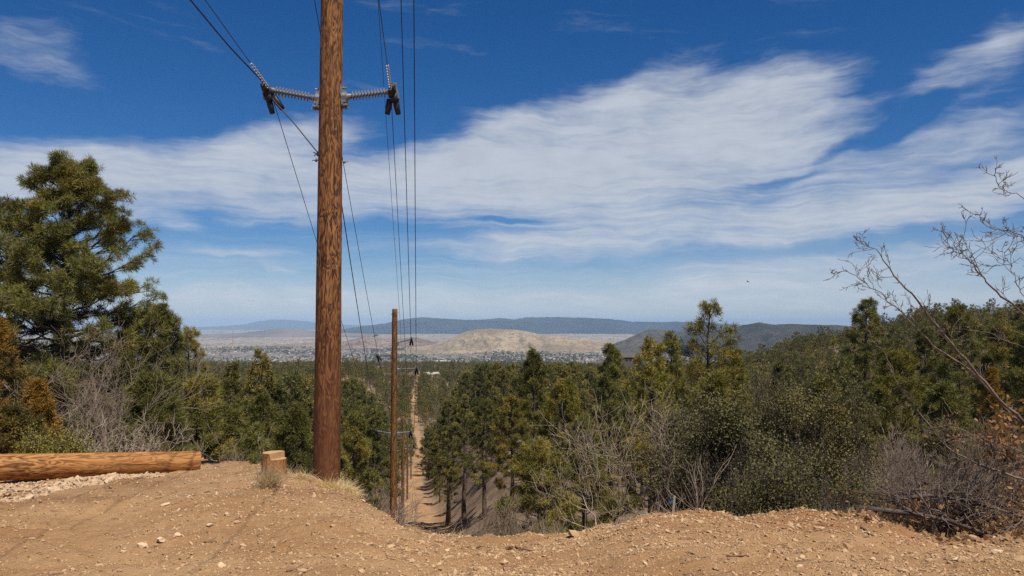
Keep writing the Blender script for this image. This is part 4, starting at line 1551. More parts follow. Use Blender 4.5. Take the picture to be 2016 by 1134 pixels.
# ------------------------------------------------------------------ trees by the clearing, left
near_pine(134, 28, 322, 182, 'large broad ponderosa pine towering at the left, taller than all around it', seed=1, base=0.24, nlimb=125, subs=10, tufts=6, blades=36, tl=0.24, shape=0.48, trunk_r=0.21, droop=-6)
near_pine(18, 31, 398, 115, 'tall pine cut by the left frame edge beside the broad ponderosa', seed=2, base=0.3, nlimb=70, subs=8, tufts=5, tl=0.24, blades=28, shape=0.5)
near_pine(322, 27, 606, 98, 'dense young pine against the sky right of the broad ponderosa', seed=3, base=0.06, nlimb=70, subs=7, tufts=5, shape=0.6, tl=0.22, bw=0.03)
near_pine(258, 32, 622, 92, 'shaded pine under the right limbs of the broad ponderosa', seed=4, base=0.05, nlimb=60, tufts=5, shape=0.6)
near_pine(384, 31, 648, 74, 'slim pine with a bare twiggy top beside the far town', seed=5, base=0.05, nlimb=60, tufts=4, shape=0.75, sparse=0.15)
near_pine(300, 21, 742, 66, 'bushy low pine behind the middle of the log', seed=6, base=0.04, nlimb=50, tufts=5, shape=0.5)
near_pine(398, 24, 742, 62, 'bushy pine behind the right end of the log', seed=7, base=0.04, nlimb=52, tufts=5, shape=0.5)
near_pine(466, 37, 716, 52, 'pointed green pine left of the stump, top below the town', seed=8, base=0.05, nlimb=56, tufts=5, shape=0.7)
near_pine(447, 25, 800, 52, 'small green pine between the log and the stump', seed=9, base=0.03, nlimb=44, tufts=5, shape=0.5)
near_pine(520, 33, 780, 52, 'rounded pine directly behind the stump', seed=10, base=0.04, nlimb=50, tufts=5, shape=0.5)
near_pine(585, 30, 800, 56, 'full green pine just left of the nearest pole', seed=11, base=0.04, nlimb=50, tufts=5, shape=0.5)
near_pine(700, 40, 812, 55, 'full green pine just right of the nearest pole foot', seed=12, base=0.04, nlimb=52, tufts=5, shape=0.55)
near_pine(560, 44, 752, 52, 'green pine above the stump on the left slope', seed=13, base=0.05, nlimb=48, tufts=5, shape=0.6)
near_pine(655, 33, 872, 48, 'low green pine behind the nearest pole foot', seed=14, base=0.03, nlimb=40, tufts=5, shape=0.45)
near_pine(742, 52, 808, 45, 'pine on the left edge of the track beside the second pole', seed=15, base=0.06, nlimb=44, tufts=5, shape=0.6)
near_pine(500, 26, 842, 40, 'lowest young pine peeping over the brow left of the stump', seed=16, base=0.03, nlimb=36, tufts=5, shape=0.45)

g_rust = dict(base=0.03, nlimb=62, subs=7, tufts=6, blades=12, tl=0.10, bw=0.022, shape=0.55, droop=18)
near_pine(4, 17, 630, 72, 'rust-orange juniper at the left frame edge', M_RUST, 'juniper_tree', 17, 'rust-coloured junipers', **g_rust)
near_pine(82, 15.5, 752, 44, 'small rust-tinted juniper behind the left part of the log', M_RUST, 'juniper_tree', 18, 'rust-coloured junipers', **g_rust)
near_pine(30, 14.2, 815, 62, 'low greenish juniper directly behind the log at the left', M_RUST, 'juniper_tree', 19, 'rust-coloured junipers', **g_rust)

bare_tree(160, 21, 560, 'grey leafless oak with a crooked dark trunk before the broad ponderosa', seed=1, r0=0.10, nch=(7, 5, 4, 3), ang=46, tmat=M_TWIG_DARK, mat=M_TWIG, spread=0.2, Lf=0.44)
bare_tree(78, 20, 600, 'leafless oak with a pale straight trunk at the left', seed=2, r0=0.065, nch=(5, 5, 4, 3), ang=44, tmat=M_TWIG_PALE, mat=M_TWIG)
bare_tree(222, 19.5, 625, 'tall grey leafless oak between the ponderosa and the young pines', seed=3, r0=0.06, nch=(5, 5, 4, 3), ang=42)
bare_tree(200, 17, 700, 'dense thicket of grey bare stems behind the log', 'bare_shrub', stems=7, nch=(5, 4, 3), depth=3, seed=4, r0=0.022, spread=0.55, cat='shrub', Lf=0.45)
bare_tree(245, 14.5, 790, 'pale twiggy dry shrub just behind the log', 'bare_shrub', stems=12, nch=(5, 4, 4), depth=3, seed=5, r0=0.014, spread=0.8, cat='shrub', mat=M_TWIG_PALE, Lf=0.5, leaf=500, leafsize=0.03)
bare_tree(435, 15, 838, 'small grey bare shrub by the right end of the log', 'bare_shrub', stems=7, nch=(5, 4, 3), depth=3, seed=6, r0=0.012, spread=0.7, cat='shrub', Lf=0.5)
live_oak(118, 13.6, 845, 50, 'yellow-green low bush behind the log', 3, 5200, 0.030, M_YELLOWBUSH, 'shrub', None, 'green_bush', 3, 7)
bare_tree(722, 9.75, 952, 'little tangle of dry stems on the brow right of the nearest pole', 'bare_shrub', stems=9, nch=(4, 3), depth=2, seed=7, r0=0.007, spread=1.0, cat='shrub', mat=M_TWIG_PALE, tmat=M_TWIG_DARK, Lf=0.55, rmin=0.0025, up=0.0)
bare_tree(724, 40, 925, 'grey leafless brush on the left bank of the track', 'bare_shrub', stems=14, nch=(5, 4, 4), depth=3, seed=8, r0=0.03, spread=0.5, cat='shrub', Lf=0.45, rmin=0.008)
bare_tree(712, 47, 935, 'low grey brush below the pines left of the second pole', 'bare_shrub', stems=12, nch=(5, 4, 3), depth=3, seed=9, r0=0.03, spread=0.5, cat='shrub', Lf=0.45, rmin=0.009)

# ------------------------------------------------------------------ trees by the clearing, right
near_pine(1065, 55, 687, 48, 'slender dark pine rising above its neighbours right of the track', seed=21, base=0.25, nlimb=50, tufts=5, shape=0.6, bw=0.05, tl=0.26)
near_pine(1198, 46, 676, 66, 'cone-shaped pine with its tip against the far town, centre right', seed=22, base=0.1, nlimb=60, tufts=5, shape=0.8, bw=0.045, tl=0.25)
near_pine(1110, 38, 752, 72, 'yellowish full pine right of centre', M_NEEDLE_Y, seed=23, base=0.06, nlimb=56, tufts=5, shape=0.5, tl=0.24, bw=0.04)
near_pine(1004, 66, 782, 56, 'yellow-green pine with dark trunk right of the track', M_NEEDLE_Y, seed=24, base=0.2, nlimb=50, tufts=5, shape=0.5, tl=0.24, bw=0.045)
near_pine(955, 80, 790, 50, 'pine with bare lower trunk on the right bank', seed=25, base=0.35, nlimb=46, tufts=5, shape=0.5, tl=0.25, bw=0.05)
near_pine(884, 92, 790, 40, 'pine leaning over the right edge of the track', seed=26, base=0.35, nlimb=46, tufts=5, shape=0.5, tl=0.25, bw=0.055)
near_pine(916, 86, 778, 42, 'green pine behind the bare-trunked pine on the right bank', seed=27, base=0.3, nlimb=46, tufts=5, shape=0.55, tl=0.25, bw=0.06)
near_pine(1060, 27, 880, 78, 'dark low pine below the yellowish pine', seed=28, base=0.1, nlimb=46, tufts=5, shape=0.45)
near_pine(1150, 30, 830, 66, 'shaded pine behind the grey leafless oak', seed=29, base=0.05, nlimb=50, tufts=5, shape=0.5)
near_pine(1380, 30, 596, 118, 'half-bare pine with an open spindly top against the sky', M_NEEDLE_Y, seed=30, base=0.18, nlimb=64, subs=6, tufts=4, blades=24, shape=0.75, sparse=0.30, tl=0.24, bw=0.028, droop=-2)
near_pine(1275, 36, 672, 72, 'yellow-green pine left of the half-bare pine', M_NEEDLE_Y, seed=31, base=0.06, nlimb=60, tufts=5, shape=0.55, tl=0.24, bw=0.036)
near_pine(1325, 40, 655, 50, 'darker pine close behind the half-bare pine', seed=32, base=0.08, nlimb=52, tufts=5, shape=0.6, tl=0.24, bw=0.04)
near_pine(1445, 36, 690, 62, 'yellow-green pine right of the half-bare pine', M_NEEDLE_Y, seed=33, base=0.06, nlimb=54, tufts=5, shape=0.5, tl=0.24, bw=0.036)
near_pine(1690, 50, 592, 62, 'dark pine standing above the right ridge line', seed=34, base=0.3, nlimb=56, tufts=5, shape=0.5, tl=0.26, bw=0.045)
near_pine(1765, 44, 692, 72, 'yellow-green pine behind the leaning bare branches', M_NEEDLE_Y, seed=35, base=0.08, nlimb=56, tufts=5, shape=0.55, tl=0.24, bw=0.04)
near_pine(1880, 48, 605, 80, 'big dark green pine on the right, its top at the ridge', seed=36, base=0.12, nlimb=66, tufts=5, shape=0.6, tl=0.26, bw=0.045)
near_pine(1968, 42, 640, 78, 'dark green pine near the right frame edge', seed=37, base=0.1, nlimb=60, tufts=5, shape=0.55, tl=0.26, bw=0.04)
near_pine(2040, 38, 622, 80, 'pine cut by the right frame edge', seed=38, base=0.1, nlimb=56, tufts=5, shape=0.55, tl=0.26, bw=0.04)
near_pine(1812, 64, 650, 58, 'green pine between the ridge pine and the big dark pine', seed=39, base=0.15, nlimb=50, tufts=5, shape=0.6, tl=0.26, bw=0.05)
near_pine(1600, 48, 745, 56, 'green pine above the live oaks', seed=40, base=0.08, nlimb=50, tufts=5, shape=0.55, tl=0.25, bw=0.045)
near_pine(1530, 56, 715, 55, 'green pine on the slope behind the live oaks', seed=41, base=0.08, nlimb=50, tufts=5, shape=0.6, tl=0.25, bw=0.05)
near_pine(1680, 36, 790, 52, 'low green pine above the grey brush', seed=42, base=0.06, nlimb=46, tufts=5, shape=0.5, tl=0.24, bw=0.036)
near_pine(1850, 32, 760, 62, 'low pine behind the leaning bare branches', seed=43, base=0.06, nlimb=50, tufts=5, shape=0.5, tl=0.24, bw=0.034)
near_pine(1948, 29, 722, 40, 'rust-tinted juniper in the trees at the right', M_RUST, 'juniper_tree', 44, 'rust-coloured junipers', **g_rust)

live_oak(1435, 13.6, 782, 112, 'dark olive live oak with small leaves behind the right berm', 11, 24000, 0.040, depth=4, stems=6)
live_oak(1575, 16.0, 728, 105, 'live oak with yellowish upper leaves behind the right berm', 12, 22000, 0.040, depth=4, stems=6)
live_oak(1490, 18.0, 728, 58, 'narrow tall live oak rising behind the dark olive one', 16, 9000, 0.042, depth=4, stems=3)
near_pine(1625, 27, 742, 46, 'young pine sticking up behind the right part of the live oaks', seed=60, base=0.05, nlimb=46, tufts=5, shape=0.6)
near_pine(1405, 22, 735, 44, 'young yellow-green pine between the half-bare pine and the live oaks', M_NEEDLE_Y, seed=61, base=0.05, nlimb=46, tufts=5, shape=0.6)
live_oak(1350, 15.5, 812, 80, 'smaller live oak left of the larger live oaks', 13, 14000, 0.040, depth=4, stems=5)
live_oak(1660, 13.0, 892, 66, 'low live oak at the right end of the live oak thicket', 14, 9000, 0.036, depth=4, stems=5)
live_oak(1500, 11.2, 905, 105, 'low dark live oak directly on the berm edge', 15, 14000, 0.034, depth=4, stems=7)

bare_tree(1192, 17, 738, 'pale grey leafless oak with forked trunk right of centre', seed=21, r0=0.060, rmin=0.0028, nch=(6, 6, 5, 4), ang=48, mat=M_TWIG_PALE, tmat=M_OAKBARK, spread=0.1, Lf=0.42)
bare_tree(1262, 15.2, 745, 'second pale leafless oak close to the live oaks', seed=22, r0=0.05, rmin=0.0028, nch=(6, 5, 5, 4), ang=44, mat=M_TWIG_PALE, tmat=M_OAKBARK, spread=0.15, Lf=0.42)
bare_tree(1225, 12.2, 930, 'low tangle of grey stems under the leafless oaks', 'bare_shrub', stems=8, nch=(4, 4, 3), depth=3, seed=23, r0=0.012, spread=0.8, cat='shrub', Lf=0.5)
bare_tree(1330, 10.6, 872, 'thin bare sapling behind the blue ribbon stake', 'bare_sapling', nch=(6, 3), depth=2, seed=24, r0=0.010, spread=0.05, cat='sapling', mat=M_TWIG_PALE, Lf=0.7, ang=34, rmin=0.0028)
bare_tree(1378, 10.2, 890, 'thin bare sapling right of the blue ribbon stake', 'bare_sapling', nch=(4, 3), depth=2, seed=25, r0=0.010, spread=0.05, cat='sapling', mat=M_TWIG_PALE, Lf=0.75, ang=34, rmin=0.0028)
bare_tree(1000, 24, 960, 'grey leafless brush on the right bank below the pines', 'bare_shrub', stems=14, nch=(5, 4, 4), depth=3, seed=26, r0=0.02, spread=0.4, cat='shrub', Lf=0.45, rmin=0.005)
bare_tree(1655, 25, 800, 'wide grey leafless thicket beyond the live oaks', 'bare_oak', stems=6, nch=(5, 4, 4), depth=3, seed=27, r0=0.06, spread=0.5, Lf=0.42, rmin=0.007)
bare_tree(1725, 20, 800, 'dark-stemmed leafless oak in the right thicket', 'bare_oak', stems=3, nch=(6, 5, 4, 3), depth=4, seed=28, r0=0.06, spread=0.35, Lf=0.42, tmat=M_TWIG_DARK)
bare_tree(1590, 30, 800, 'grey bare oak above the right end of the live oaks', 'bare_oak', stems=3, nch=(6, 5, 4, 3), depth=4, seed=29, r0=0.08, spread=0.3, Lf=0.42, rmin=0.007)
bare_tree(1850, 17, 800, 'grey leafless oak under the leaning branches', 'bare_oak', stems=3, nch=(5, 4, 4, 3), depth=4, seed=30, r0=0.045, spread=0.4, Lf=0.42, mat=M_OAKBARK)
bare_tree(1950, 15, 790, 'tangled leafless oak at the right edge', 'bare_oak', stems=3, nch=(5, 4, 4, 3), depth=4, seed=31, r0=0.045, spread=0.4, Lf=0.42, leaf=900, mat=M_OAKBARK)
for i, (px, Y, top, n, lab) in enumerate([
        (1760, 10.2, 930, 500, 'low oak scrub with tan dead leaves right of the berm'),
        (1850, 9.8, 935, 650, 'middle clump of oak scrub holding tan dead leaves'),
        (1950, 9.6, 900, 900, 'tallest oak scrub with tan dead leaves at the lower right'),
        (2030, 9.4, 830, 900, 'oak scrub with large tan leaves cut by the right frame edge'),
        (1700, 11.2, 945, 350, 'sparse oak scrub with few dead leaves next to the live oak')]):
    bare_tree(px, Y, top, lab, 'oak_scrub', stems=12, nch=(5, 4, 3), depth=3, seed=40 + i, r0=0.010, spread=0.9, cat='shrub', mat=M_TWIG_DARK, tmat=M_TWIG_DARK, Lf=0.5,
              leaf=int(n * 2.2), leafsize=0.075, group='dead-leaved oak scrub', rmin=0.003)


def leaning_oak():
    """the big leafless oak rooted outside the frame at the right"""
    g = np.random.default_rng(321)
    D = 9.2
    limbs = [  # photo polyline (column,row), distance from / to, base radius
        ([(2100, 960), (2075, 880), (2040, 850), (1966, 785), (1909, 717), (1847, 648), (1807, 591), (1754, 538), (1728, 494), (1679, 465)], 9.1, 8.6, 0.050),
        ([(2075, 880), (1987, 815), (1909, 722), (1847, 692), (1790, 631), (1750, 591), (1710, 560), (1664, 531)], 9.1, 8.9, 0.036),
        ([(2090, 800), (2060, 690), (2016, 615), (1966, 582), (1931, 540), (1904, 505), (1873, 494), (1854, 450)], 9.0, 8.5, 0.040),
        ([(1931, 540), (1915, 505), (1900, 480), (1895, 462)], 8.8, 8.6, 0.012),
        ([(2075, 640), (2050, 510), (2016, 463), (1988, 454), (1944, 450), (1920, 421)], 8.9, 8.5, 0.026),
        ([(2060, 690), (2016, 582), (1997, 551), (1988, 512), (1962, 490)], 8.9, 8.7, 0.018),
        ([(2050, 440), (2016, 386), (1984, 377), (1962, 362), (1959, 331)], 8.9, 8.6, 0.016),
        ([(2100, 985), (2060, 962), (2006, 941), (1916, 912), (1868, 884), (1821, 827), (1773, 769), (1745, 698), (1716, 669)], 9.2, 9.5, 0.034),
        ([(2075, 900), (2030, 905), (1990, 880), (1940, 872), (1900, 845), (1860, 838)], 9.1, 8.8, 0.018),
        ([(2060, 690), (2000, 680), (1950, 655), (1905, 650)], 9.0, 8.8, 0.012),
    ]
    thick, fine, tips = [], [], []
    for pl, d0, d1, r in limbs:
        p = np.array([P(a, b, d0 + (d1 - d0) * i / (len(pl) - 1)) for i, (a, b) in enumerate(pl)])
        t = np.linspace(0, 1, len(p)); tt = np.linspace(0, 1, len(p) * 4)
        pp = np.column_stack([np.interp(tt, t, p[:, c]) for c in range(3)])
        for _ in range(2):
            pp[1:-1] = (pp[:-2] + 2 * pp[1:-1] + pp[2:]) / 4
        pp[2:-1] += g.normal(size=(len(pp) - 3, 3)) * 0.008
        rad = np.maximum(0.44 * r * (1 - tt) ** 0.7, 0.0042)
        thick.append((pp, rad))
        Ln = np.linalg.norm(np.diff(pp, axis=0), axis=1).sum()
        for k in range(int(4 + Ln * 4.5)):
            ss = g.uniform(0.30, 1.0)
            q = np.array([np.interp(ss, tt, pp[:, c]) for c in range(3)])
            j = min(int(ss * (len(pp) - 1)), len(pp) - 2)
            td = unit(pp[j + 1] - pp[j])
            th = R(g.uniform(22, 62)); ax = unit(np.cross(td, g.normal(size=3)))
            nd = td * math.cos(th) + np.cross(ax, td) * math.sin(th)
            grow(g, fine, q, nd, g.uniform(0.08, 0.30) * (1.2 - 0.5 * ss), max(0.35 * np.interp(ss, tt, rad), 0.0040), 2, (3, 3), 38, 0.06, 0.25, 0.0028, (0.4, 0.75), tips, 5)
    b = P(2110, 1070, 9.2); b[2] = Hs(b[0], 9.2)
    tr = np.array([b - [0, 0, 0.3], P(2105, 1000, 9.2), P(2095, 900, 9.1), P(2092, 800, 9.0), P(2080, 640, 8.95), P(2055, 440, 8.9), P(2030, 330, 8.8)])
    thick.append((tr, np.array([0.14, 0.12, 0.11, 0.085, 0.06, 0.035, 0.015])))
    for lst in (thick, fine):
        for o in lst: o[0][:] -= b
    e = empty('leafless_oak', b)
    obj('trunk', polys_to_mb(thick).mesh('trunk', [M_OAKBARK]), e)
    obj('twigs', polys_to_mb(fine).mesh('twigs', [M_OAKBARK]), e)
    # a few brown leaves still hanging low on the right
    c = np.vstack([P(1985 + g.normal() * 22, 845 + g.normal() * 26, 9.0 + g.normal() * 0.12) for _ in range(150)]) - b
    d = unit(g.normal(size=c.shape) + [0, 0, -0.7])
    mb = MB(); v, q = kite_blades(c, d, g.uniform(0.05, 0.10, len(c)), 0.05, g); mb.add(v, q)
    obj('leaves', mb.mesh('leaves', [M_DEADLEAF], False), e)
    tag(e, 'large leafless oak leaning in from the right edge against the sky', 'tree')


leaning_oak()


def fallen():
    g = np.random.default_rng(8)
    for pl, r, lab in [([(1690, 1000), (1790, 1010), (1870, 1025), (1930, 1048), (1985, 1058)], 0.034, 'dark fallen branch lying along the edge of the right berm'),
                       ([(1745, 985), (1830, 975), (1900, 985), (1990, 1010), (2060, 1040)], 0.026, 'thinner dark branch lying in the dead leaves at the right')]:
        p = []
        for i, (a, b) in enumerate(pl):
            Y = 8.9 if r > 0.03 else 9.3
            q = P(a, b, Y); q[2] = max(q[2], Hs(q[0], Y) + r * 0.5); p.append(q)
        p = np.array(p); o = p[0].copy(); p -= o
        out = []
        for k in range(16):
            s = g.uniform(0.1, 1); q = np.array([np.interp(s, np.linspace(0, 1, len(p)), p[:, c]) for c in range(3)])
            grow(g, out, q, unit(np.array([g.normal(), g.normal() * 0.5, 0.5])), g.uniform(0.2, 0.6), 0.010, 2, (4, 3), 40, 0.0, 0.25, 0.003)
        mb = MB(); mb.tube(p, np.linspace(r, r * 0.5, len(p)), 8)
        e = empty('fallen_branch', o)
        obj('limb', mb.mesh('limb', [M_TWIG_DARK]), e)
        obj('twigs', polys_to_mb(out).mesh('twigs', [M_OAKBARK]), e)
        tag(e, lab, 'branch')
    # shed leaves under the scrub
    n = 2600
    px = g.uniform(1640, 2100, n); Y = ybrow(px) + g.uniform(-0.5, 3.2, n) * np.interp(px, [1640, 1850], [0.5, 1])
    x = (px - 1008) / F * Y
    c = np.column_stack([x, Y, H1(x, Y) + 0.015])
    d = unit(np.column_stack([g.normal(size=n), g.normal(size=n), g.normal(size=n) * 0.35]))
    mb = MB(); v, q = kite_blades(c, d, g.uniform(0.04, 0.09, n), 0.045, g); mb.add(v, q)
    tag(obj('fallen_leaves', mb.mesh('fallen_leaves', [M_DEADLEAF], False)), 'brown oak leaves shed under the scrub at the lower right', 'leaves', kind='stuff')


fallen()

# ------------------------------------------------------------------ the forest on the slopes
gf = np.random.default_rng(2024)


def variant(seed, h, Rr, base, nlimb, subs, tufts, blades, tl, bw, shape, sparse=0.0):
    g = np.random.default_rng(seed)
    return pine_parts(g, h, Rr, base, nlimb, subs, tufts, blades, tl, bw, shape, sparse, trunk_r=0.16)


MID = []
for s, (Rr, base, shape) in enumerate([(2.1, 0.12, 0.75), (1.9, 0.25, 0.65), (2.4, 0.18, 0.6), (1.7, 0.10, 0.85), (2.2, 0.32, 0.55), (1.9, 0.2, 0.7)]):
    tr, cr = variant(300 + s, 10, Rr, base, 36, 5, 5, 16, 0.32, 0.042, shape)
    MID.append((tr.mesh('trunk', [M_BARK]), cr.mesh('crown', [M_NEEDLE_F], False)))
FAR = []
for s, (Rr, base, shape) in enumerate([(2.4, 0.12, 0.6), (2.1, 0.22, 0.55), (2.8, 0.15, 0.5), (1.9, 0.10, 0.75), (2.5, 0.30, 0.45)]):
    tr, cr = variant(400 + s, 10, Rr, base, 26, 3, 4, 9, 0.46, 0.10, shape)
    nv = tr.n
    mb = MB(); mb.v = tr.v + cr.v; mb.n = tr.n + cr.n
    q = tr.q + [a + nv for a in cr.q]
    qn = sum(len(a) for a in tr.q)
    me = mesh_from('forest_tree', np.vstack(mb.v), np.vstack(tr.t) if tr.t else None, np.vstack(q), [M_BARK, M_NEEDLE_F])
    tot = len(me.polygons); cq = sum(len(a) for a in cr.q)
    mi = np.zeros(tot, np.int32); mi[qn:qn + cq] = 1
    me.polygons.foreach_set('material_index', mi)
    FAR.append(me)
# one in a few of the far trees is a bare grey oak
og = []
grow(np.random.default_rng(71), og, np.array([0, 0, -0.3]), np.array([0.05, 0, 1.0]), 4.0, 0.16, 3, (7, 6, 5), 45, 0.1, 0.22, 0.035, (0.5, 0.8))
FAR.append(polys_to_mb(og).mesh('forest_tree', [M_TWIG]))


def scatter_forest():
    pts = []
    # rings with spacing growing slowly with distance
    y = 40.0
    while y < 2600:
        sp = 4.6 + y * 0.0042
        nx = int(1.7 * y / sp)
        u = gf.uniform(-0.80, 0.86, nx)
        yy = y + gf.uniform(-0.5, 0.5, nx) * sp
        pts.append(np.column_stack([u * yy, yy]))
        y += sp * 1.0
    pt = np.vstack(pts)
    x, y = pt[:, 0], pt[:, 1]
    px = 1008 + F * x / y
    d = x - road_x(y)
    lim = np.interp(y, [0, 200, 350, 900], [3.8, 3.8, 2.7, 1.9])
    keep = (d < -lim) | (d > lim - 0.4)
    keep &= ~((d > 0) & (d < 15) & (y < 92))          # bare cut bank beside the track
    keep &= (y > 66) | (px < 740)
    keep &= ~((px > 1560) & (px < 1830) & (y < 78))     # brushy flat at the right
    nn = fbm(x / 45, y / 45, 3, 71)
    keep &= (nn > -0.36)
    kn = np.exp(-(((px - 700) / 46) ** 2)) * (y > 300) * (y < 520)
    keep &= ~((kn > 0.35) & (gf.random(len(x)) < 0.40))
    keep &= ~((px > 1850) & (y > 250) & (y < 420) & (gf.random(len(x)) < 0.35))
    keep &= (y < 2000) | (gf.random(len(x)) < 0.6)
    x, y, px = x[keep], y[keep], px[keep]
    z = H0(x, y)
    h = gf.uniform(6.5, 11.5, len(x)) * (0.9 + 0.8 * fbm(x / 30, y / 30, 2, 72)) * np.where(gf.random(len(x)) < 0.12, 1.35, 1.0)
    h = np.where((px > 1500) & (y > 120), h * 0.92, h)
    h = np.where(y > 900, h * 0.9, h)
    h = np.where((y > 80) & (y < 230), h * 1.15, h)
    h = np.clip(h, 4.5, 9.8 + 0.010 * y)
    return x, y, z, h, px


fx, fy, fz, fh, fpx = scatter_forest()
infr = (fpx > -30) & (fpx < 2046)
big = np.where(infr, fh / fy, 0)
# roughly what the nearer trees leave visible: walk the columns from near to far
order = np.argsort(fy)
skyl = np.full(2100, 1e9)
vis = np.zeros(len(fx))
topy = HOR - (fz + fh - EYE) / fy * F
boty = HOR - (fz - EYE) / fy * F
skyl[:] = np.interp(np.arange(2100), bu * F + 1008, [b[1] for b in BROW])
for i in order:
    if not infr[i]: continue
    w = int(max(1, 2.0 / fy[i] * F))
    a, b = int(max(0, fpx[i] - w)), int(min(2099, fpx[i] + w))
    if b <= a: continue
    seg = skyl[a:b]
    vis[i] = np.clip(np.minimum(seg, boty[i]) - topy[i], 0, None).mean() * (b - a)
    skyl[a:b] = np.minimum(seg, topy[i] + 0.25 * (boty[i] - topy[i]))
idx = np.argsort(-vis)[:270]
ind = np.zeros(len(fx), bool); ind[idx] = True


def forest_label(px, y):
    if px < 620: a = 'on the left slope between the big ponderosa and the nearest pole'
    elif px < 800: a = 'on the left slope between the nearest pole and the track'
    elif px < 1000: a = 'right of the dirt track'
    elif px < 1300: a = 'in the middle of the right slope'
    elif px < 1650: a = 'on the slope behind the live oaks'
    else: a = 'on the rising hill at the right'
    b = 'mid-green forest pine' if y < 120 else ('smaller forest pine' if y < 260 else 'tiny distant forest pine')
    return b + ' ' + a


for i in np.nonzero(ind)[0]:
    t, c = MID[gf.integers(len(MID))]
    s = fh[i] / 10 
    w = s * gf.uniform(0.8, 1.15)
    lab = forest_label(fpx[i], fy[i])
    place_tree('pine_tree', t, c, (fx[i], fy[i], fz[i] - 0.1), gf.uniform(0, 6.28), (w, w, s), lab, 'tree', 'forest pines' + lab.split('pine', 1)[1])


def build_forest_stuff():
    r = ~ind
    x, y, z, h = fx[r], fy[r], fz[r], fh[r]
    me = bpy.data.meshes.new('forest')
    n = len(x)
    me.vertices.add(n)
    me.vertices.foreach_set('co', np.column_stack([x, y, z - 0.1]).astype(np.float32).ravel())
    at = me.attributes.new('size', 'FLOAT', 'POINT'); at.data.foreach_set('value', (h / 10).astype(np.float32))
    at = me.attributes.new('wide', 'FLOAT', 'POINT'); at.data.foreach_set('value', (h / 10 * gf.uniform(0.8, 1.2, n)).astype(np.float32))
    at = me.attributes.new('turn', 'FLOAT', 'POINT'); at.data.foreach_set('value', gf.uniform(0, 6.28, n).astype(np.float32))
    at = me.attributes.new('pick', 'INT', 'POINT'); at.data.foreach_set('value', gf.choice(len(FAR), n, p=[0.19, 0.19, 0.18, 0.18, 0.18, 0.08]).astype(np.int32))
    me.update()
    ng = bpy.data.node_groups.new('forest_scatter', 'GeometryNodeTree')
    ng.interface.new_socket('Geometry', in_out='INPUT', socket_type='NodeSocketGeometry')
    ng.interface.new_socket('Geometry', in_out='OUTPUT', socket_type='NodeSocketGeometry')
    N, Lk = ng.nodes, ng.links
    gi = N.new('NodeGroupInput'); go = N.new('NodeGroupOutput')
    iop = N.new('GeometryNodeInstanceOnPoints')
    Lk.new(gi.outputs[0], iop.inputs['Points'])
    g2i = N.new('GeometryNodeGeometryToInstance')
    protos = bpy.data.collections.new('forest_trees')
    for k, m in enumerate(FAR):
        protos.objects.link(bpy.data.objects.new('forest_tree', m))
    ci = N.new('GeometryNodeCollectionInfo')
    ci.inputs['Collection'].default_value = protos
    ci.inputs['Separate Children'].default_value = True
    ci.inputs['Reset Children'].default_value = True
    Lk.new(ci.outputs[0], iop.inputs['Instance'])
    iop.inputs['Pick Instance'].default_value = True

    def attr(nm, typ):
        a = N.new('GeometryNodeInputNamedAttribute'); a.data_type = typ
        a.inputs['Name'].default_value = nm
        return a.outputs['Attribute']
    Lk.new(attr('pick', 'INT'), iop.inputs['Instance Index'])
    cx = N.new('ShaderNodeCombineXYZ')
    w = attr('wide', 'FLOAT')
    Lk.new(w, cx.inputs[0]); Lk.new(w, cx.inputs[1]); Lk.new(attr('size', 'FLOAT'), cx.inputs[2])
    Lk.new(cx.outputs[0], iop.inputs['Scale'])
    cr = N.new('ShaderNodeCombineXYZ')
    Lk.new(attr('turn', 'FLOAT'), cr.inputs[2])
    try:
        Lk.new(cr.outputs[0], iop.inputs['Rotation'])
    except Exception:
        pass
    N.remove(g2i)
    Lk.new(iop.outputs[0], go.inputs[0])
    o = obj('forest', me)
    md = o.modifiers.new('scatter', 'NODES')
    md.node_group = ng
    tag(o, 'pine forest covering the slopes down to the far valley', 'forest', kind='stuff')
    print('forest points', n, 'individuals', int(ind.sum()))


build_forest_stuff()


# undergrowth on the bare bank right of the track
def bank_brush():
    g = np.random.default_rng(91)
    spots = [(990, 36, 1000), (1015, 33, 985), (1600, 40, 860), (1700, 48, 845), (1640, 60, 838), (1760, 34, 858), (1560, 34, 872), (1800, 25, 870), (1690, 17, 885)]
    base = bare_tree(spots[0][0], spots[0][1], spots[0][2], 'low grey scrub on the right bank, nearest the track', 'bare_shrub', stems=14, nch=(5, 4, 3), depth=3, seed=300, r0=0.02, spread=0.8, cat='shrub', Lf=0.5, rmin=0.006)
    base['group'] = 'low grey scrub on the slopes'
    h0 = height_for(*[spots[0][k] for k in (0, 2, 1)], base.location.z) if False else max(P(spots[0][0], spots[0][2], spots[0][1])[2] - base.location.z, 0.3)
    for i, (px, Y, top) in enumerate(spots[1:]):
        c = base.copy(); col.objects.link(c)
        b = base_at(px, Y); h = max(height_for(px, top, Y, b[2]), 0.6)
        k = h / h0
        c.location = b; c.rotation_euler = (0, 0, g.uniform(0, 6.28)); c.scale = (k * 1.2, k * 1.2, k)
        c['label'] = 'low grey leafless scrub on the bank right of the track' if px < 1100 else 'low grey leafless scrub on the flat beyond the live oaks'
        c['group'] = 'low grey scrub on the slopes' if px < 1100 else 'low grey scrub on the right flat'
        for ch in base.children:
            d = ch.copy(); col.objects.link(d); d.parent = c


bank_brush()


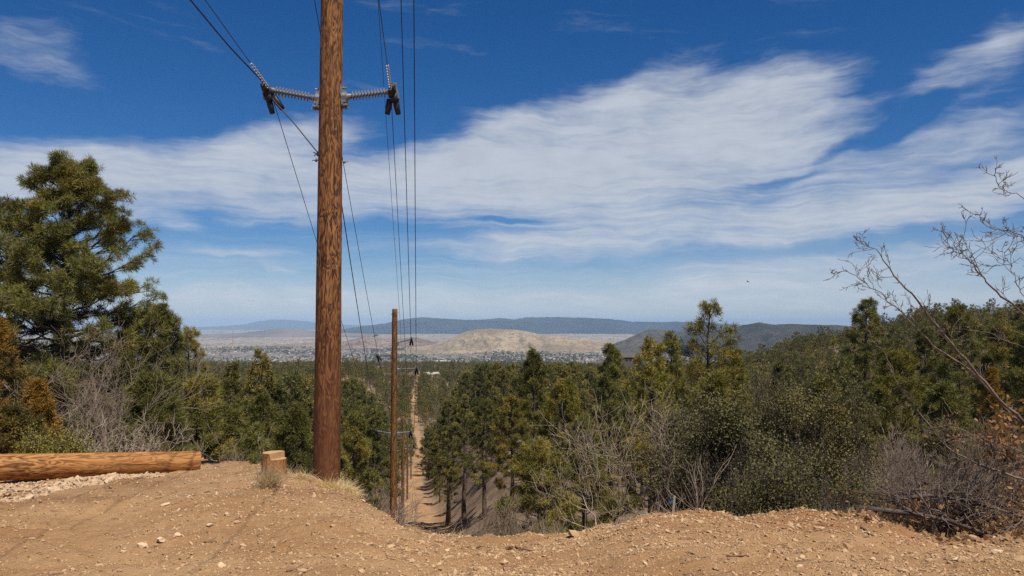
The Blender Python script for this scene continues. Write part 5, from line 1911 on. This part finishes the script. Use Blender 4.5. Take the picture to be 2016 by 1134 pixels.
# ------------------------------------------------------------------ houses and the far town
def house(px, py, Y, w, label, wall, roofc, dpt=8, rz=0.0, name='house'):
    p = P(px, py, Y) - [0, 0, 1.6]
    e = empty(name, p, rz)
    hw, hd, hh = w / 2, dpt / 2, 3.0
    mb = MB(); mb.box((0, 0, hh / 2 - 1), (w, dpt, hh + 2))
    obj('wall', mb.mesh('wall', [plain_mat('house_wall', wall, 0.9)], False), e)
    mb = MB()
    v = [(-hw - .5, -hd - .5, hh), (hw + .5, -hd - .5, hh), (hw + .5, hd + .5, hh), (-hw - .5, hd + .5, hh), (-hw - .5, 0, hh + 2.4), (hw + .5, 0, hh + 2.4)]
    mb.add(v, [(0, 1, 5, 4), (2, 3, 4, 5), (3, 2, 1, 0)], [(1, 2, 5), (3, 0, 4)])
    r = obj('roof', mb.mesh('roof', [plain_mat('house_roof', roofc, 0.9)], False), e)
    mb = MB()
    for q in np.linspace(-hw * 0.7, hw * 0.7, 4): mb.box((q, -hd - 0.03, 1.6), (1.3, 0.08, 1.2))
    obj('windows', mb.mesh('windows', [plain_mat('window_glass', (0.03, 0.035, 0.045), 0.2)], False), e)
    tag(e, label, 'house')


house(850, 739, 880, 17, 'pale-roofed house among the treetops right of the track', (0.30, 0.23, 0.17), (0.40, 0.35, 0.29), rz=0.2)
house(940, 735, 900, 14, 'tan house in the trees, left of a second tan house', (0.32, 0.24, 0.17), (0.28, 0.22, 0.17), rz=-0.3)
house(988, 741, 760, 14, 'tan house in the trees beside the slender dark pine', (0.30, 0.22, 0.16), (0.26, 0.20, 0.16), rz=0.4)
house(1234, 708, 430, 9, 'dark flat house peeping from the trees near the cone-shaped pine', (0.12, 0.09, 0.08), (0.09, 0.08, 0.075), rz=0.1)


def far_town():
    g = np.random.default_rng(404)
    n = 2600
    px = g.uniform(360, 1330, n); Y = np.exp(g.uniform(math.log(4000), math.log(9500), n))
    x = (px - 1008) / F * Y
    dn = fbm(x / 900, Y / 900, 3, 12)
    keep = dn + g.normal(size=n) * 0.2 > 0.0
    x, Y = x[keep], Y[keep]
    z = H1(x, Y)
    mb = MB()
    for i in range(len(x)):
        w, d, h = g.uniform(9, 26), g.uniform(9, 18), g.uniform(3.5, 7)
        a = g.choice([0.1, 1.67]) + g.normal() * 0.1
        mb.box((x[i], Y[i], z[i] + h / 2 + 1), (w, d, h + 2), np.array(Matrix.Rotation(a, 3, 'Z')))
    m, t, b = new_mat('town_walls')
    geo = t.node('ShaderNodeNewGeometry')
    t.l.new(t.ramp(geo.outputs['Random Per Island'], [(0.0, (0.16, 0.13, 0.115)), (0.45, (0.32, 0.27, 0.23)), (0.85, (0.44, 0.41, 0.37)), (1.0, (0.66, 0.64, 0.62))]), b.inputs['Base Color'])
    b.inputs['Roughness'].default_value = 0.9
    tag(obj('town_buildings', mb.mesh('town_buildings', [m], False)), 'scattered pale buildings of the town on the valley floor', 'town', kind='stuff')
    # valley trees
    n = 15000
    px = g.uniform(340, 1400, n); Y = np.exp(g.uniform(math.log(2300), math.log(9500), n))
    x = (px - 1008) / F * Y
    keep = fbm(x / 500, Y / 700, 4, 14) + g.normal(size=n) * 0.12 > 0.02
    x, Y = x[keep], Y[keep]; n = len(x)
    z = H1(x, Y)
    s = g.uniform(4, 9, n) * np.interp(Y, [2300, 5000, 9500], [0.9, 1.3, 1.7])
    o8 = np.array([(1, 0, 0), (0, 1, 0), (-1, 0, 0), (0, -1, 0), (0, 0, 1.1), (0, 0, -0.5)])
    f8 = np.array([(0, 1, 4), (1, 2, 4), (2, 3, 4), (3, 0, 4), (1, 0, 5), (2, 1, 5), (3, 2, 5), (0, 3, 5)])
    v = (o8[None] * s[:, None, None] * g.uniform(0.6, 1.3, (n, 6, 1)) + np.column_stack([x, Y, z + 2])[:, None, :]).reshape(-1, 3)
    f = (f8[None] + (np.arange(n) * 6)[:, None, None]).reshape(-1, 3)
    tag(obj('valley_trees', mesh_from('valley_trees', v, f, None, [plain_mat('valley_tree', (0.045, 0.050, 0.030), 0.9, 0, 0.3, 0.01)])), 'dark dots of trees between the town buildings in the valley', 'trees', kind='stuff')
    # the large pale sheds
    for px, py, Y, w, d, h, lab in [(872, 702, 5200, 95, 60, 12, 'largest white flat-roofed building in the far town'),
                                    (905, 707, 5100, 60, 40, 10, 'white building just right of the largest one in the far town'),
                                    (842, 712, 4900, 55, 35, 9, 'white building below and left of the largest one in the far town'),
                                    (950, 710, 5000, 50, 30, 9, 'pale building right of the white ones in the far town'),
                                    (1112, 679, 7400, 80, 40, 9, 'pale building under the foot of the tan hill'),
                                    (412, 707, 5000, 50, 30, 10, 'white building at the left of the far town beside the young pine')]:
        p = P(px, py, Y)
        zb = Hs(p[0], Y)
        e = empty('warehouse', (p[0], Y, zb), g.normal() * 0.15)
        mb = MB(); mb.box((0, 0, h / 2), (w, d, h)); obj('wall', mb.mesh('wall', [M_WH], False), e)
        mb = MB(); mb.box((0, 0, h + 0.6), (w + 2, d + 2, 1.2)); obj('roof', mb.mesh('roof', [M_WH2], False), e)
        tag(e, lab, 'warehouse')


M_WH = plain_mat('white_wall', (0.72, 0.70, 0.68), 0.8, 0, 0.05, 0.1)
M_WH2 = plain_mat('white_roof', (0.80, 0.80, 0.80), 0.7, 0, 0.05, 0.1)
far_town()

# ------------------------------------------------------------------ haze
def haze():
    mb = MB()
    mb.box((0, 0, 25), (148000, 148000, 900))
    m = bpy.data.materials.new('haze_air'); m.use_nodes = True
    nt = m.node_tree; nt.nodes.clear()
    out = nt.nodes.new('ShaderNodeOutputMaterial'); pv = nt.nodes.new('ShaderNodeVolumePrincipled')
    pv.inputs['Color'].default_value = (0.52, 0.74, 1.0, 1)
    pv.inputs['Density'].default_value = 2.5e-5
    pv.inputs['Anisotropy'].default_value = -0.25
    nt.links.new(pv.outputs[0], out.inputs['Volume'])
    o = obj('haze', mb.mesh('haze', [m], False))
    tag(o, 'thin blue air haze over the valley', 'haze', kind='stuff')


haze()
